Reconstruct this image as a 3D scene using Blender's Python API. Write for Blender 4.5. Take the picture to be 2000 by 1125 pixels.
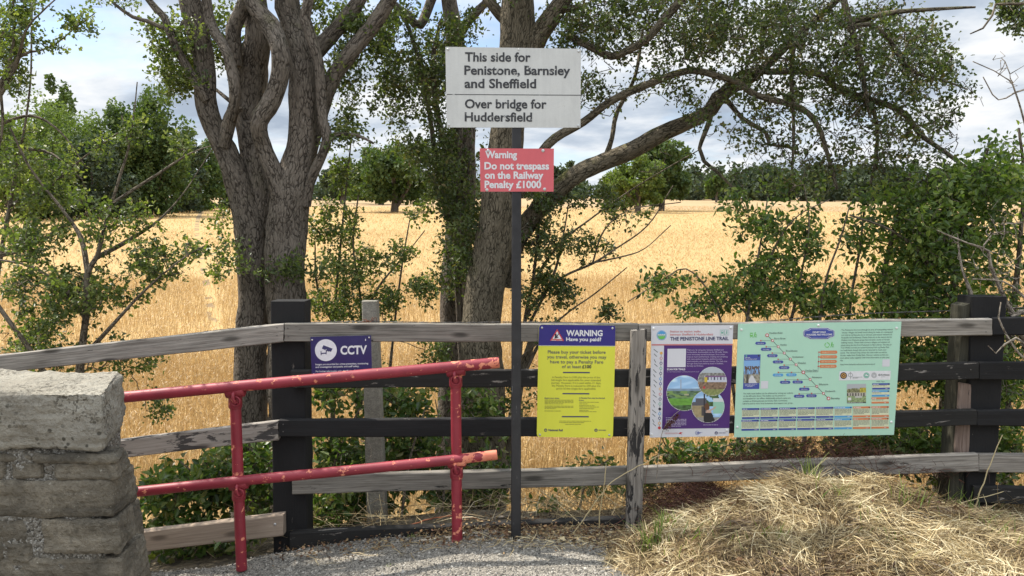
import bpy, math, random
import numpy as np
from mathutils import Vector, noise
R = math.radians
rng = np.random.default_rng(7)
random.seed(7)
for _o in list(bpy.data.objects):
    bpy.data.objects.remove(_o)
SC = bpy.context.scene
COL = SC.collection

# ------------------------------------------------------------------ camera
F = 1570.0; CX = 1000.0; CY = 562.5; HOR = 452.0; EYE = 1.65
PITCH = math.atan((CY - HOR) / F)
cam = bpy.data.cameras.new('camera'); cam.sensor_width = 36; cam.lens = 36 * F / 2000
cam.clip_start = 0.05; cam.clip_end = 6000
camo = bpy.data.objects.new('camera', cam); COL.objects.link(camo)
camo.location = (0, 0, EYE); camo.rotation_euler = (math.pi / 2 - PITCH, 0, 0)
SC.camera = camo
# ------------------------------------------------------------------ light
SUN = Vector((-0.62, 0.30, 1.0)).normalized()
ELEV = math.asin(SUN.z); AZ = math.atan2(SUN.x, SUN.y)
sl = bpy.data.lights.new('sun', 'SUN'); sl.energy = 3.9; sl.angle = R(0.5); sl.color = (1, 0.93, 0.82)
so = bpy.data.objects.new('sun', sl); COL.objects.link(so)
so.rotation_euler = (-SUN).to_track_quat('-Z', 'Y').to_euler()
so.location = SUN * 60
SC.view_settings.view_transform = 'Standard'; SC.view_settings.look = 'None'
SC.view_settings.exposure = 0.88; SC.view_settings.gamma = 1

def node(nt, typ, **kw):
    n = nt.nodes.new(typ)
    for k, v in kw.items():
        if k.startswith('i_'):
            key = k[2:]
            key = int(key) if key.isdigit() else key.replace('_', ' ')
            n.inputs[key].default_value = v
        else:
            setattr(n, k, v)
    return n

def ramp(nt, stops, fac=None, interp='LINEAR'):
    n = nt.nodes.new('ShaderNodeValToRGB'); cr = n.color_ramp; cr.interpolation = interp
    while len(cr.elements) > 1: cr.elements.remove(cr.elements[-1])
    for i, (p, c) in enumerate(stops):
        e = cr.elements[0] if i == 0 else cr.elements.new(p)
        e.position = p
        e.color = (c, c, c, 1) if isinstance(c, (int, float)) else (*c, 1)
    if fac is not None: nt.links.new(fac, n.inputs[0])
    return n

def math_n(nt, op, a, b=None, clamp=False):
    n = nt.nodes.new('ShaderNodeMath'); n.operation = op; n.use_clamp = clamp
    for i, v in enumerate((a, b)):
        if v is None: continue
        if isinstance(v, (int, float)): n.inputs[i].default_value = v
        else: nt.links.new(v, n.inputs[i])
    return n.outputs[0]

def mixc(nt, fac, a, b, blend='MIX'):
    n = nt.nodes.new('ShaderNodeMix'); n.data_type = 'RGBA'; n.blend_type = blend
    for i, v in ((0, fac), (6, a), (7, b)):
        if isinstance(v, (int, float)): n.inputs[i].default_value = v
        elif isinstance(v, tuple): n.inputs[i].default_value = (*v, 1)
        else: nt.links.new(v, n.inputs[i])
    return n.outputs[2]

# ------------------------------------------------------------------ sky with broken cloud
wd = bpy.data.worlds.new('World'); SC.world = wd; wd.use_nodes = True
nt = wd.node_tree; nt.nodes.clear()
sky = node(nt, 'ShaderNodeTexSky'); sky.sky_type = 'NISHITA'; sky.sun_disc = False
sky.sun_elevation = ELEV; sky.sun_rotation = AZ; sky.air_density = 1.0; sky.dust_density = 1.5; sky.ozone_density = 1
tc = node(nt, 'ShaderNodeTexCoord')
sep = node(nt, 'ShaderNodeSeparateXYZ'); nt.links.new(tc.outputs['Generated'], sep.inputs[0])
zz = math_n(nt, 'ADD', math_n(nt, 'MAXIMUM', sep.outputs[2], 0.0), 0.16)
comb = node(nt, 'ShaderNodeCombineXYZ')
nt.links.new(math_n(nt, 'DIVIDE', sep.outputs[0], zz), comb.inputs[0])
nt.links.new(math_n(nt, 'DIVIDE', sep.outputs[1], zz), comb.inputs[1])
comb.inputs[2].default_value = 3.7
n1 = node(nt, 'ShaderNodeTexNoise', i_Scale=0.95, i_Detail=9.0, i_Roughness=0.56, i_Distortion=0.35)
n2 = node(nt, 'ShaderNodeTexNoise', i_Scale=1.7, i_Detail=7.0, i_Roughness=0.55, i_Distortion=0.2)
nt.links.new(comb.outputs[0], n1.inputs[0]); nt.links.new(comb.outputs[0], n2.inputs[0])
cover = ramp(nt, [(0.31, 0.0), (0.46, 1.0)], n1.outputs[0])
shade = ramp(nt, [(0.35, (2.6, 3.05, 3.7)), (0.45, (3.6, 4.05, 4.65)), (0.53, (5.0, 5.25, 5.55)), (0.61, (6.0, 6.05, 6.1))], n2.outputs[0])
overhead_fill = math_n(nt, 'ADD', 0.9, math_n(nt, 'MULTIPLY', math_n(nt, 'MAXIMUM', math_n(nt, 'SUBTRACT', sep.outputs[2], 0.22), 0.0), 1.9))  # clouds made brighter overhead, mostly out of view, to add fill light
skyc = mixc(nt, 1.0, sky.outputs[0], (0.95, 1.0, 1.08), 'MULTIPLY')
gv = node(nt, 'ShaderNodeVectorMath', operation='SCALE'); nt.links.new(shade.outputs[0], gv.inputs[0]); nt.links.new(overhead_fill, gv.inputs['Scale'])
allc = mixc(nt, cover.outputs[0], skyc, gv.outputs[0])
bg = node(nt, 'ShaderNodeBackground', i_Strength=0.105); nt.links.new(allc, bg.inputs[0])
wo = node(nt, 'ShaderNodeOutputWorld'); nt.links.new(bg.outputs[0], wo.inputs[0])

# ------------------------------------------------------------------ measuring helper: photo pixel + distance -> world point
CT, ST = math.cos(PITCH), math.sin(PITCH)
def P(px, py, Y):
    dx = (px - CX) / F; dy = -(py - CY) / F
    dirY = CT + dy * ST; dirZ = -ST + dy * CT
    t = Y / dirY
    return np.array((dx * t, Y, EYE + dirZ * t))
def PV(px, py, Y):
    px, py, Y = np.broadcast_arrays(np.asarray(px, float), np.asarray(py, float), np.asarray(Y, float))
    dx = (px - CX) / F; dy = -(py - CY) / F
    t = Y / (CT + dy * ST)
    return np.stack([dx * t, Y, EYE + (-ST + dy * CT) * t], -1)

# ------------------------------------------------------------------ materials
def new_mat(name):
    m = bpy.data.materials.new(name); m.use_nodes = True
    nt = m.node_tree; nt.nodes.clear()
    out = node(nt, 'ShaderNodeOutputMaterial'); b = node(nt, 'ShaderNodeBsdfPrincipled')
    nt.links.new(b.outputs[0], out.inputs[0])
    return m, nt, b, out
def attr(nt, name): return node(nt, 'ShaderNodeAttribute', attribute_name=name)
def mapped(nt, vec, scale):
    n = node(nt, 'ShaderNodeMapping'); n.inputs['Scale'].default_value = scale
    nt.links.new(vec, n.inputs[0]); return n.outputs[0]
def nz(nt, vec, scale, detail=5, rough=0.55, dist=0.0):
    n = node(nt, 'ShaderNodeTexNoise', i_Scale=scale, i_Detail=float(detail), i_Roughness=rough, i_Distortion=dist)
    if vec is not None: nt.links.new(vec, n.inputs[0])
    return n.outputs[0]
def bump(nt, b, h, strength=0.5, dist=0.01):
    n = node(nt, 'ShaderNodeBump', i_Strength=strength, i_Distance=dist)
    nt.links.new(h, n.inputs['Height']); nt.links.new(n.outputs[0], b.inputs['Normal'])
def objco(nt): return node(nt, 'ShaderNodeTexCoord').outputs['Object']

def plain(name, col, rough=0.6, metal=0.0, var=0.12, scale=30.0, bumps=0.0):
    m, nt, b, _ = new_mat(name)
    co = objco(nt)
    n = nz(nt, co, scale, 5)
    lo = tuple(c * (1 - var) for c in col); hi = tuple(min(1, c * (1 + var)) for c in col)
    r = ramp(nt, [(0.3, lo), (0.7, hi)], n)
    nt.links.new(r.outputs[0], b.inputs['Base Color'])
    b.inputs['Roughness'].default_value = rough; b.inputs['Metallic'].default_value = metal
    if bumps: bump(nt, b, n, bumps, 0.004)
    return m

def bark_mat(name, dark, mid, light, moss=0.0):
    m, nt, b, _ = new_mat(name)
    a = attr(nt, 'bk').outputs['Vector']
    warp = nz(nt, a, 9, 3)
    wv = node(nt, 'ShaderNodeVectorMath', operation='SCALE'); wv.inputs['Scale'].default_value = 0.05
    wn = node(nt, 'ShaderNodeTexNoise', i_Scale=14.0, i_Detail=3.0); nt.links.new(a, wn.inputs[0])
    nt.links.new(wn.outputs['Color'], wv.inputs[0])
    av = node(nt, 'ShaderNodeVectorMath', operation='ADD'); nt.links.new(a, av.inputs[0]); nt.links.new(wv.outputs[0], av.inputs[1])
    st = mapped(nt, av.outputs[0], (56, 56, 17))
    v = node(nt, 'ShaderNodeTexVoronoi', feature='DISTANCE_TO_EDGE', i_Scale=1.0); nt.links.new(st, v.inputs[0])
    ck = math_n(nt, 'ADD', v.outputs['Distance'], math_n(nt, 'MULTIPLY', math_n(nt, 'SUBTRACT', nz(nt, mapped(nt, a, (30, 30, 9)), 1.0, 5, 0.7), 0.47), 0.75))
    crack = ramp(nt, [(0.0, 0.0), (0.08, 0.7), (0.24, 1.0)], ck).outputs[0]
    fine = nz(nt, mapped(nt, a, (60, 60, 14)), 1.6, 6, 0.65)
    big = nz(nt, a, 5, 4)
    base = ramp(nt, [(0.25, dark), (0.5, mid), (0.78, light)], math_n(nt, 'ADD', math_n(nt, 'MULTIPLY', fine, 0.6), math_n(nt, 'MULTIPLY', big, 0.42))).outputs[0]
    col = mixc(nt, crack, tuple(c * 0.6 for c in dark), base)
    if moss:
        g = node(nt, 'ShaderNodeNewGeometry'); s = node(nt, 'ShaderNodeSeparateXYZ'); nt.links.new(g.outputs['Normal'], s.inputs[0])
        mm = math_n(nt, 'MULTIPLY', ramp(nt, [(0.1, 0.0), (0.7, 1.0)], s.outputs[2]).outputs[0], ramp(nt, [(0.5, 0.0), (0.6, 1.0)], nz(nt, a, 7, 5)).outputs[0])
        col = mixc(nt, math_n(nt, 'MULTIPLY', mm, moss), col, (0.13, 0.13, 0.035))
    nt.links.new(col, b.inputs['Base Color'])
    b.inputs['Roughness'].default_value = 0.9; b.inputs['Specular IOR Level'].default_value = 0.2
    h = math_n(nt, 'ADD', math_n(nt, 'MULTIPLY', crack, 0.8), math_n(nt, 'MULTIPLY', fine, 0.6))
    bump(nt, b, h, 0.9, 0.012)
    return m

def leaf_mat(name, cols, trans=0.38, gloss=0.46, tint=(1.5, 1.7, 0.6)):
    m, nt, b, out = new_mat(name)
    a = attr(nt, 'rnd').outputs['Fac']
    n = len(cols)
    r = ramp(nt, [(i / (n - 1), c) for i, c in enumerate(cols)], a)
    nt.links.new(r.outputs[0], b.inputs['Base Color'])
    b.inputs['Roughness'].default_value = gloss; b.inputs['Specular IOR Level'].default_value = 0.5
    t = node(nt, 'ShaderNodeBsdfTranslucent')
    tcol = mixc(nt, 1.0, r.outputs[0], tint, 'MULTIPLY'); nt.links.new(tcol, t.inputs[0])
    mx = node(nt, 'ShaderNodeMixShader', i_0=trans)
    nt.links.new(b.outputs[0], mx.inputs[1]); nt.links.new(t.outputs[0], mx.inputs[2]); nt.links.new(mx.outputs[0], out.inputs[0])
    return m

def wood_mat(name, lo, hi, paint=None, cover=0.0, grain=1.0, knots=True):
    """weathered timber; optional worn paint film of the given cover"""
    m, nt, b, _ = new_mat(name)
    a = attr(nt, 'bk').outputs['Vector']
    g = nz(nt, mapped(nt, a, (3.0, 90, 60)), 1.0, 6, 0.6, 0.6)
    g2 = nz(nt, mapped(nt, a, (9.0, 240, 160)), 1.0, 4, 0.6)
    big = nz(nt, mapped(nt, a, (3, 8, 8)), 1.0, 3)
    f = math_n(nt, 'ADD', math_n(nt, 'MULTIPLY', g, 0.55), math_n(nt, 'ADD', math_n(nt, 'MULTIPLY', g2, 0.28), math_n(nt, 'MULTIPLY', big, 0.2)))
    col = ramp(nt, [(0.34, lo), (0.66, hi)], f).outputs[0]
    if knots:
        v = node(nt, 'ShaderNodeTexVoronoi', voronoi_dimensions='2D', i_Scale=1.0, i_Randomness=1.0); nt.links.new(mapped(nt, a, (2.2, 7.5, 0)), v.inputs[0])
        kr = ramp(nt, [(0.0, 1.0), (0.07, 0.9), (0.15, 0.0)], math_n(nt, 'ADD', v.outputs['Distance'], math_n(nt, 'MULTIPLY', math_n(nt, 'SUBTRACT', big, 0.5), 0.12))).outputs[0]
        col = mixc(nt, math_n(nt, 'MULTIPLY', kr, 0.75), col, tuple(c * 0.35 for c in lo))
    h = f
    b.inputs['Roughness'].default_value = 0.85; b.inputs['Specular IOR Level'].default_value = 0.25
    if paint:
        pn = nz(nt, mapped(nt, a, (6, 30, 20)), 1.0, 7, 0.68, 0.4)
        pm = ramp(nt, [(max(0, 0.78 - cover * 0.55 - 0.03), 0.0), (max(0.01, 0.78 - cover * 0.55), 1.0)], math_n(nt, 'SUBTRACT', 1.0, pn)).outputs[0]
        pc = mixc(nt, big, tuple(c * 0.7 for c in paint), tuple(c * 1.5 for c in paint))
        col = mixc(nt, pm, col, pc)
        h = math_n(nt, 'ADD', f, math_n(nt, 'MULTIPLY', pm, 0.25))
    nt.links.new(col, b.inputs['Base Color'])
    bump(nt, b, h, 0.5 * grain, 0.006)
    return m

M = {}
M['bark'] = bark_mat('hawthorn_bark', (0.085, 0.07, 0.055), (0.165, 0.139, 0.112), (0.26, 0.227, 0.19), 0.3)
M['bark_moss'] = bark_mat('mossy_bark', (0.08, 0.068, 0.045), (0.16, 0.135, 0.095), (0.25, 0.215, 0.16), 0.9)
M['twig'] = bark_mat('twig_bark', (0.10, 0.08, 0.058), (0.18, 0.15, 0.11), (0.28, 0.24, 0.19))
M['deadtwig'] = bark_mat('dead_twig', (0.2, 0.16, 0.12), (0.34, 0.29, 0.23), (0.46, 0.41, 0.35))
M['haw'] = leaf_mat('hawthorn_leaf', [(0.04, 0.06, 0.018), (0.07, 0.10, 0.028), (0.11, 0.145, 0.04), (0.175, 0.205, 0.06), (0.25, 0.265, 0.10)])
M['hawdark'] = leaf_mat('dark_leaf', [(0.03, 0.045, 0.016), (0.052, 0.076, 0.023), (0.078, 0.106, 0.031), (0.125, 0.15, 0.045), (0.14, 0.11, 0.045)], 0.34)
M['elder'] = leaf_mat('hedge_leaf', [(0.032, 0.06, 0.016), (0.065, 0.112, 0.025), (0.115, 0.175, 0.038), (0.19, 0.245, 0.06), (0.27, 0.29, 0.10)], 0.4)
M['bramble'] = leaf_mat('bramble_leaf', [(0.036, 0.068, 0.017), (0.062, 0.115, 0.027), (0.12, 0.18, 0.048), (0.16, 0.18, 0.05), (0.2, 0.15, 0.06)], 0.35, 0.4)
M['wood_far'] = leaf_mat('far_wood_leaf', [(0.035, 0.052, 0.034), (0.055, 0.08, 0.045), (0.09, 0.115, 0.06)], 0.2, 0.8)
M['tree_far'] = leaf_mat('far_tree_leaf', [(0.04, 0.068, 0.02), (0.065, 0.105, 0.026), (0.095, 0.14, 0.035)], 0.25, 0.7)
M['tree_pale'] = leaf_mat('pale_tree_leaf', [(0.085, 0.125, 0.035), (0.125, 0.17, 0.05), (0.17, 0.215, 0.07)], 0.3, 0.7)
M['tree_lime'] = leaf_mat('lime_tree_leaf', [(0.07, 0.105, 0.028), (0.115, 0.16, 0.04), (0.165, 0.21, 0.055)], 0.35, 0.7)
M['straw'] = leaf_mat('straw', [(0.09, 0.055, 0.028), (0.25, 0.175, 0.085), (0.42, 0.32, 0.165), (0.55, 0.445, 0.245), (0.70, 0.61, 0.40)], 0.12, 0.5, (1, 1, 1))
M['litter'] = leaf_mat('leaf_litter', [(0.05, 0.028, 0.018), (0.12, 0.06, 0.03), (0.22, 0.13, 0.06), (0.38, 0.28, 0.14)], 0.1, 0.7, (1, 1, 1))
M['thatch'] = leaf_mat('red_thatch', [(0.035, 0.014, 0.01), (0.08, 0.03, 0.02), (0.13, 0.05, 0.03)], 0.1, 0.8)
M['wheat'] = leaf_mat('ripe_wheat', [(0.355, 0.238, 0.105), (0.42, 0.29, 0.133), (0.475, 0.337, 0.16), (0.54, 0.40, 0.21)], 0.42, 0.5, (1.08, 1.02, .9))
M['grass'] = leaf_mat('green_grass', [(0.06, 0.10, 0.02), (0.11, 0.17, 0.03), (0.17, 0.23, 0.05), (0.32, 0.33, 0.13)], 0.35, 0.5)
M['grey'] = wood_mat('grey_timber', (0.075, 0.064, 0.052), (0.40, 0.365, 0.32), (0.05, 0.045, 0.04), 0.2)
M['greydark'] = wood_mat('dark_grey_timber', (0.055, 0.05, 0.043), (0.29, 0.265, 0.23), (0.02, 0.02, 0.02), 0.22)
M['peel'] = wood_mat('peeling_timber', (0.22, 0.19, 0.16), (0.40, 0.365, 0.325), (0.06, 0.055, 0.052), 0.42)
M['new'] = wood_mat('newer_timber', (0.22, 0.165, 0.125), (0.40, 0.32, 0.25), grain=0.5)
M['black'] = wood_mat('black_painted_timber', (0.09, 0.08, 0.07), (0.24, 0.21, 0.18), (0.016, 0.0155, 0.016), 0.80)
M['blackworn'] = wood_mat('worn_black_timber', (0.13, 0.115, 0.10), (0.30, 0.275, 0.25), (0.02, 0.019, 0.018), 0.69)
M['stake'] = wood_mat('weathered_stake', (0.10, 0.088, 0.075), (0.36, 0.325, 0.285), (0.028, 0.026, 0.025), 0.40, 1.3)
M['notch'] = wood_mat('split_timber', (0.10, 0.065, 0.05), (0.28, 0.215, 0.18), (0.03, 0.03, 0.03), 0.2, 1.5)
M['mossypost'] = wood_mat('greenish_timber', (0.022, 0.021, 0.015), (0.085, 0.08, 0.058), (0.025, 0.025, 0.022), 0.3)

def red_paint():
    m, nt, b, _ = new_mat('chipped_red_paint')
    co = objco(nt)
    s = node(nt, 'ShaderNodeSeparateXYZ'); nt.links.new(co, s.inputs[0])
    n = nz(nt, mapped(nt, co, (1, 1, 1.3)), 17, 6, 0.6, 0.3)
    n2 = nz(nt, co, 70, 3, 0.5)
    # wear: most of the paint is gone at the free (right-hand) ends where hands take hold
    wear = ramp(nt, [(0.0, 0.0), (1.0, 0.19)], math_n(nt, 'MULTIPLY', math_n(nt, 'ADD', s.outputs[0], 0.31), 5.0, True)).outputs[0]
    f = math_n(nt, 'ADD', math_n(nt, 'ADD', n, math_n(nt, 'MULTIPLY', n2, 0.12)), wear)
    chip = ramp(nt, [(0.685, 0.0), (0.695, 1.0)], f).outputs[0]
    nn = nz(nt, co, 7, 4)
    red = ramp(nt, [(0.3, (0.19, 0.014, 0.026)), (0.7, (0.30, 0.027, 0.043))], nn).outputs[0]
    sal = ramp(nt, [(0.3, (0.60, 0.17, 0.10)), (0.7, (0.72, 0.27, 0.17))], nz(nt, co, 25, 3)).outputs[0]
    col = mixc(nt, chip, red, sal)
    nt.links.new(col, b.inputs['Base Color'])
    nt.links.new(ramp(nt, [(0, 0.5), (1, 0.8)], chip).outputs[0], b.inputs['Roughness'])
    bump(nt, b, math_n(nt, 'SUBTRACT', math_n(nt, 'MULTIPLY', n2, 0.3), chip), 0.35, 0.003)
    return m
M['red'] = red_paint()

def stone_mat(name, lo, mid, hi, lichen=0.5, soot_=0.0):
    m, nt, b, _ = new_mat(name)
    co = objco(nt)
    n = nz(nt, co, 3.2, 6, 0.6, 0.4); f = nz(nt, co, 38, 6, 0.62); bed = nz(nt, mapped(nt, co, (3, 3, 26)), 1.0, 5, 0.6)
    s = math_n(nt, 'ADD', math_n(nt, 'MULTIPLY', n, 0.5), math_n(nt, 'ADD', math_n(nt, 'MULTIPLY', f, 0.3), math_n(nt, 'MULTIPLY', bed, 0.2)))
    col = ramp(nt, [(0.33, lo), (0.5, mid), (0.66, hi)], s).outputs[0]
    v = node(nt, 'ShaderNodeTexVoronoi', i_Scale=34.0); nt.links.new(co, v.inputs[0])
    spots = math_n(nt, 'MULTIPLY', ramp(nt, [(0.22, 1.0), (0.34, 0.0)], v.outputs['Distance']).outputs[0],
                   ramp(nt, [(0.53, 0.0), (0.6, 1.0)], nz(nt, co, 5, 4)).outputs[0])
    col = mixc(nt, math_n(nt, 'MULTIPLY', spots, lichen), col, (0.085, 0.078, 0.06))
    lm = math_n(nt, 'MULTIPLY', ramp(nt, [(0.53, 0.0), (0.57, 1.0)], nz(nt, co, 62, 5, 0.65)).outputs[0], ramp(nt, [(0.46, 0.0), (0.58, 1.0)], nz(nt, co, 3.6, 5)).outputs[0])
    col = mixc(nt, math_n(nt, 'MULTIPLY', lm, lichen * 0.8), col, (0.075, 0.066, 0.05))
    soot = math_n(nt, 'MULTIPLY', ramp(nt, [(0.48, 0.0), (0.66, 1.0)], nz(nt, mapped(nt, co, (1, 1, 2)), 2.6, 6, 0.62)).outputs[0], soot_)
    col = mixc(nt, soot, col, (0.055, 0.05, 0.042))
    pale = ramp(nt, [(0.68, 0.0), (0.73, 0.8)], nz(nt, co, 48, 4, 0.6)).outputs[0]
    col = mixc(nt, pale, col, (0.42, 0.40, 0.33))
    nt.links.new(col, b.inputs['Base Color'])
    b.inputs['Roughness'].default_value = 0.92; b.inputs['Specular IOR Level'].default_value = 0.15
    bump(nt, b, math_n(nt, 'ADD', math_n(nt, 'ADD', f, math_n(nt, 'MULTIPLY', nz(nt, co, 13, 6, 0.62), 1.3)), math_n(nt, 'MULTIPLY', bed, 0.8)), 1.0, 0.028)
    return m
M['cap'] = stone_mat('capstone', (0.19, 0.172, 0.14), (0.31, 0.285, 0.235), (0.41, 0.385, 0.325), 0.95, 0.2)
M['stone'] = stone_mat('wall_stone', (0.085, 0.073, 0.058), (0.185, 0.162, 0.125), (0.32, 0.28, 0.215), 0.45, 0.75)

def speckle(name, cols, scale, rough=0.9, bs=0.8, bd=0.01, soft=0.5):
    m, nt, b, _ = new_mat(name)
    co = objco(nt)
    v = node(nt, 'ShaderNodeTexVoronoi', i_Scale=scale); nt.links.new(co, v.inputs[0])
    sepc = node(nt, 'ShaderNodeSeparateColor'); nt.links.new(v.outputs['Color'], sepc.inputs[0])
    n = nz(nt, co, scale * 0.12, 4)
    f = math_n(nt, 'ADD', math_n(nt, 'MULTIPLY', sepc.outputs[0], 1 - soft), math_n(nt, 'MULTIPLY', n, soft))
    k = len(cols)
    r = ramp(nt, [(0.15 + 0.7 * i / (k - 1), c) for i, c in enumerate(cols)], f)
    nt.links.new(r.outputs[0], b.inputs['Base Color']); b.inputs['Roughness'].default_value = rough
    bump(nt, b, math_n(nt, 'SUBTRACT', math_n(nt, 'MULTIPLY', sepc.outputs[1], 0.6), v.outputs['Distance']), bs, bd)
    return m
M['mortar'] = speckle('pebbly_mortar', [(0.06, 0.055, 0.045), (0.15, 0.135, 0.11), (0.22, 0.205, 0.175), (0.34, 0.325, 0.295)], 120, 0.95, 0.9, 0.01, 0.3)
M['gravel'] = speckle('gravel', [(0.09, 0.083, 0.07), (0.19, 0.175, 0.15), (0.28, 0.255, 0.215), (0.40, 0.37, 0.32)], 130, 0.95, 1.0, 0.008, 0.35)
M['concrete'] = speckle('post_concrete', [(0.15, 0.135, 0.11), (0.22, 0.2, 0.165), (0.29, 0.27, 0.22), (0.36, 0.33, 0.28)], 230, 0.95, 0.5, 0.004, 0.6)
M['earth'] = speckle('earth', [(0.05, 0.04, 0.028), (0.09, 0.07, 0.045), (0.14, 0.11, 0.07), (0.2, 0.16, 0.1)], 25, 0.95, 0.8, 0.03, 0.5)

def field_mat():
    m, nt, b, _ = new_mat('wheat_canopy')
    co = objco(nt)
    s = node(nt, 'ShaderNodeSeparateXYZ'); nt.links.new(co, s.inputs[0])
    n = nz(nt, mapped(nt, co, (0.02, 0.008, 0)), 1.0, 5, 0.6); f = nz(nt, mapped(nt, co, (2.2, 0.8, 0)), 1.0, 6, 0.7)
    g = math_n(nt, 'ADD', math_n(nt, 'MULTIPLY', n, 0.45), math_n(nt, 'MULTIPLY', f, 0.55))
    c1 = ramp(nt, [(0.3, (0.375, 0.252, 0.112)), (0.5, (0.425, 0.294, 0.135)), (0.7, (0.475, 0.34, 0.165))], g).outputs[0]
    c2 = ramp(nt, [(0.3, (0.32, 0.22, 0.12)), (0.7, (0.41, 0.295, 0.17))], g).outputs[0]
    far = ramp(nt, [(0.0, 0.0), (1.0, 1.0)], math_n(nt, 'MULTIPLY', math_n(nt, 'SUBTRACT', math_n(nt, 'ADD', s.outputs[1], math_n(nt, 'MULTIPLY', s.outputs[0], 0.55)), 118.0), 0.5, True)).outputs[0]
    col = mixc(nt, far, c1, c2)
    nt.links.new(col, b.inputs['Base Color']); b.inputs['Roughness'].default_value = 0.9; b.inputs['Specular IOR Level'].default_value = 0.1
    bump(nt, b, f, 1.0, 0.2)
    return m
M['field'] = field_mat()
M['track'] = plain('trodden_wheat', (0.17, 0.115, 0.055), 0.9, 0, 0.45, 3)
M['bank'] = plain('grassy_bank', (0.12, 0.16, 0.05), 0.9, 0, 0.35, 1)
def pole_paint():
    m, nt, b, _ = new_mat('black_pole_paint'); co = objco(nt)
    sc = ramp(nt, [(0.665, 0.0), (0.69, 1.0)], nz(nt, mapped(nt, co, (150, 150, 9)), 1.0, 5, 0.6)).outputs[0]
    low = ramp(nt, [(0.0, 1.0), (1.0, 0.25)], node_z(nt, co)).outputs[0]
    base = ramp(nt, [(0.3, (0.013, 0.013, 0.015)), (0.7, (0.03, 0.03, 0.033))], nz(nt, co, 11, 5)).outputs[0]
    nt.links.new(mixc(nt, math_n(nt, 'MULTIPLY', sc, low), base, (0.38, 0.38, 0.37)), b.inputs['Base Color']); b.inputs['Roughness'].default_value = 0.42
    return m
def node_z(nt, co):
    s = node(nt, 'ShaderNodeSeparateXYZ'); nt.links.new(co, s.inputs[0]); return math_n(nt, 'MULTIPLY', s.outputs[2], 0.7, True)
M['polepaint'] = pole_paint()
M['alu'] = plain('sign_back_aluminium', (0.45, 0.45, 0.46), 0.45, 0.6)
M['screw'] = plain('screw_steel', (0.55, 0.55, 0.54), 0.35, 0.7)
M['cap_white'] = plain('plastic_cap', (0.72, 0.72, 0.7), 0.4)
M['wire'] = plain('galvanised_wire', (0.16, 0.15, 0.14), 0.55, 0.6)
M['rust'] = plain('rusty_stem', (0.24, 0.075, 0.03), 0.8, 0, 0.3)
M['seedhead'] = plain('dock_seeds', (0.09, 0.03, 0.018), 0.85, 0, 0.5, 200)

def worn_sign(name, col, var, dirt, dirtcol, rough=0.42, scale=5.0, streak=True):
    m, nt, b, _ = new_mat(name)
    co = objco(nt)
    n = nz(nt, co, scale, 6, 0.65, 0.5)
    st = nz(nt, mapped(nt, co, (45, 45, 3.5)), 1.0, 5, 0.6) if streak else nz(nt, co, 40, 5)
    sp = nz(nt, co, 150, 3, 0.6)
    f = math_n(nt, 'ADD', math_n(nt, 'MULTIPLY', n, 0.5), math_n(nt, 'ADD', math_n(nt, 'MULTIPLY', st, 0.3), math_n(nt, 'MULTIPLY', sp, 0.2)))
    c = ramp(nt, [(0.3, tuple(x * (1 - var) for x in col)), (0.65, col)], f).outputs[0]
    d = ramp(nt, [(0.63, 0.0), (0.72, dirt)], math_n(nt, 'ADD', math_n(nt, 'MULTIPLY', n, 0.6), math_n(nt, 'MULTIPLY', sp, 0.45))).outputs[0]
    nt.links.new(mixc(nt, d, c, dirtcol), b.inputs['Base Color'])
    nt.links.new(ramp(nt, [(0.3, rough), (0.7, min(1, rough + 0.2))], n).outputs[0], b.inputs['Roughness'])
    return m
M['s_white'] = worn_sign('station_sign_white', (0.66, 0.665, 0.64), 0.24, 0.6, (0.36, 0.34, 0.29))
M['s_red'] = worn_sign('faded_red', (0.70, 0.135, 0.155), 0.16, 0.15, (0.75, 0.3, 0.3))
M['s_yellow'] = worn_sign('notice_yellow', (0.72, 0.72, 0.06), 0.06, 0.12, (0.35, 0.33, 0.1), 0.35)
M['s_blue'] = worn_sign('notice_blue', (0.028, 0.021, 0.2), 0.1, 0.05, (0.1, 0.1, 0.3), 0.3)
M['s_cctv'] = worn_sign('cctv_blue', (0.025, 0.019, 0.11), 0.15, 0.1, (0.1, 0.08, 0.25), 0.22)
M['s_purple'] = worn_sign('poster_purple', (0.075, 0.022, 0.17), 0.1, 0.05, (0.2, 0.1, 0.3), 0.3)
M['s_pale'] = worn_sign('poster_white', (0.66, 0.66, 0.70), 0.06, 0.1, (0.5, 0.5, 0.5), 0.35)
M['s_mint'] = worn_sign('map_mint', (0.435, 0.70, 0.545), 0.06, 0.15, (0.3, 0.45, 0.36), 0.35)

def ink(name, col, wear=None, under=None):
    m, nt, b, _ = new_mat(name)
    b.inputs['Roughness'].default_value = 0.45
    co = objco(nt)
    if wear:
        n = nz(nt, co, 42, 6, 0.65, 0.3)
        k = ramp(nt, [(wear - 0.02, 0.0), (wear + 0.02, 1.0)], n).outputs[0]
        nt.links.new(mixc(nt, k, col, under), b.inputs['Base Color'])
    else:
        n = nz(nt, co, 60, 3)
        nt.links.new(ramp(nt, [(0.3, tuple(c * 0.88 for c in col)), (0.7, col)], n).outputs[0], b.inputs['Base Color'])
    return m
M['i_black'] = ink('worn_black_letters', (0.035, 0.036, 0.04), 0.63, (0.55, 0.55, 0.53))
M['i_dark'] = ink('dark_ink', (0.03, 0.03, 0.05))
M['i_grey'] = ink('grey_ink', (0.10, 0.13, 0.12))
M['i_navy'] = ink('navy_ink', (0.04, 0.04, 0.13))
M['i_olive'] = ink('olive_small_print', (0.30, 0.29, 0.05))
M['i_white'] = ink('white_ink', (0.76, 0.76, 0.78))
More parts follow.
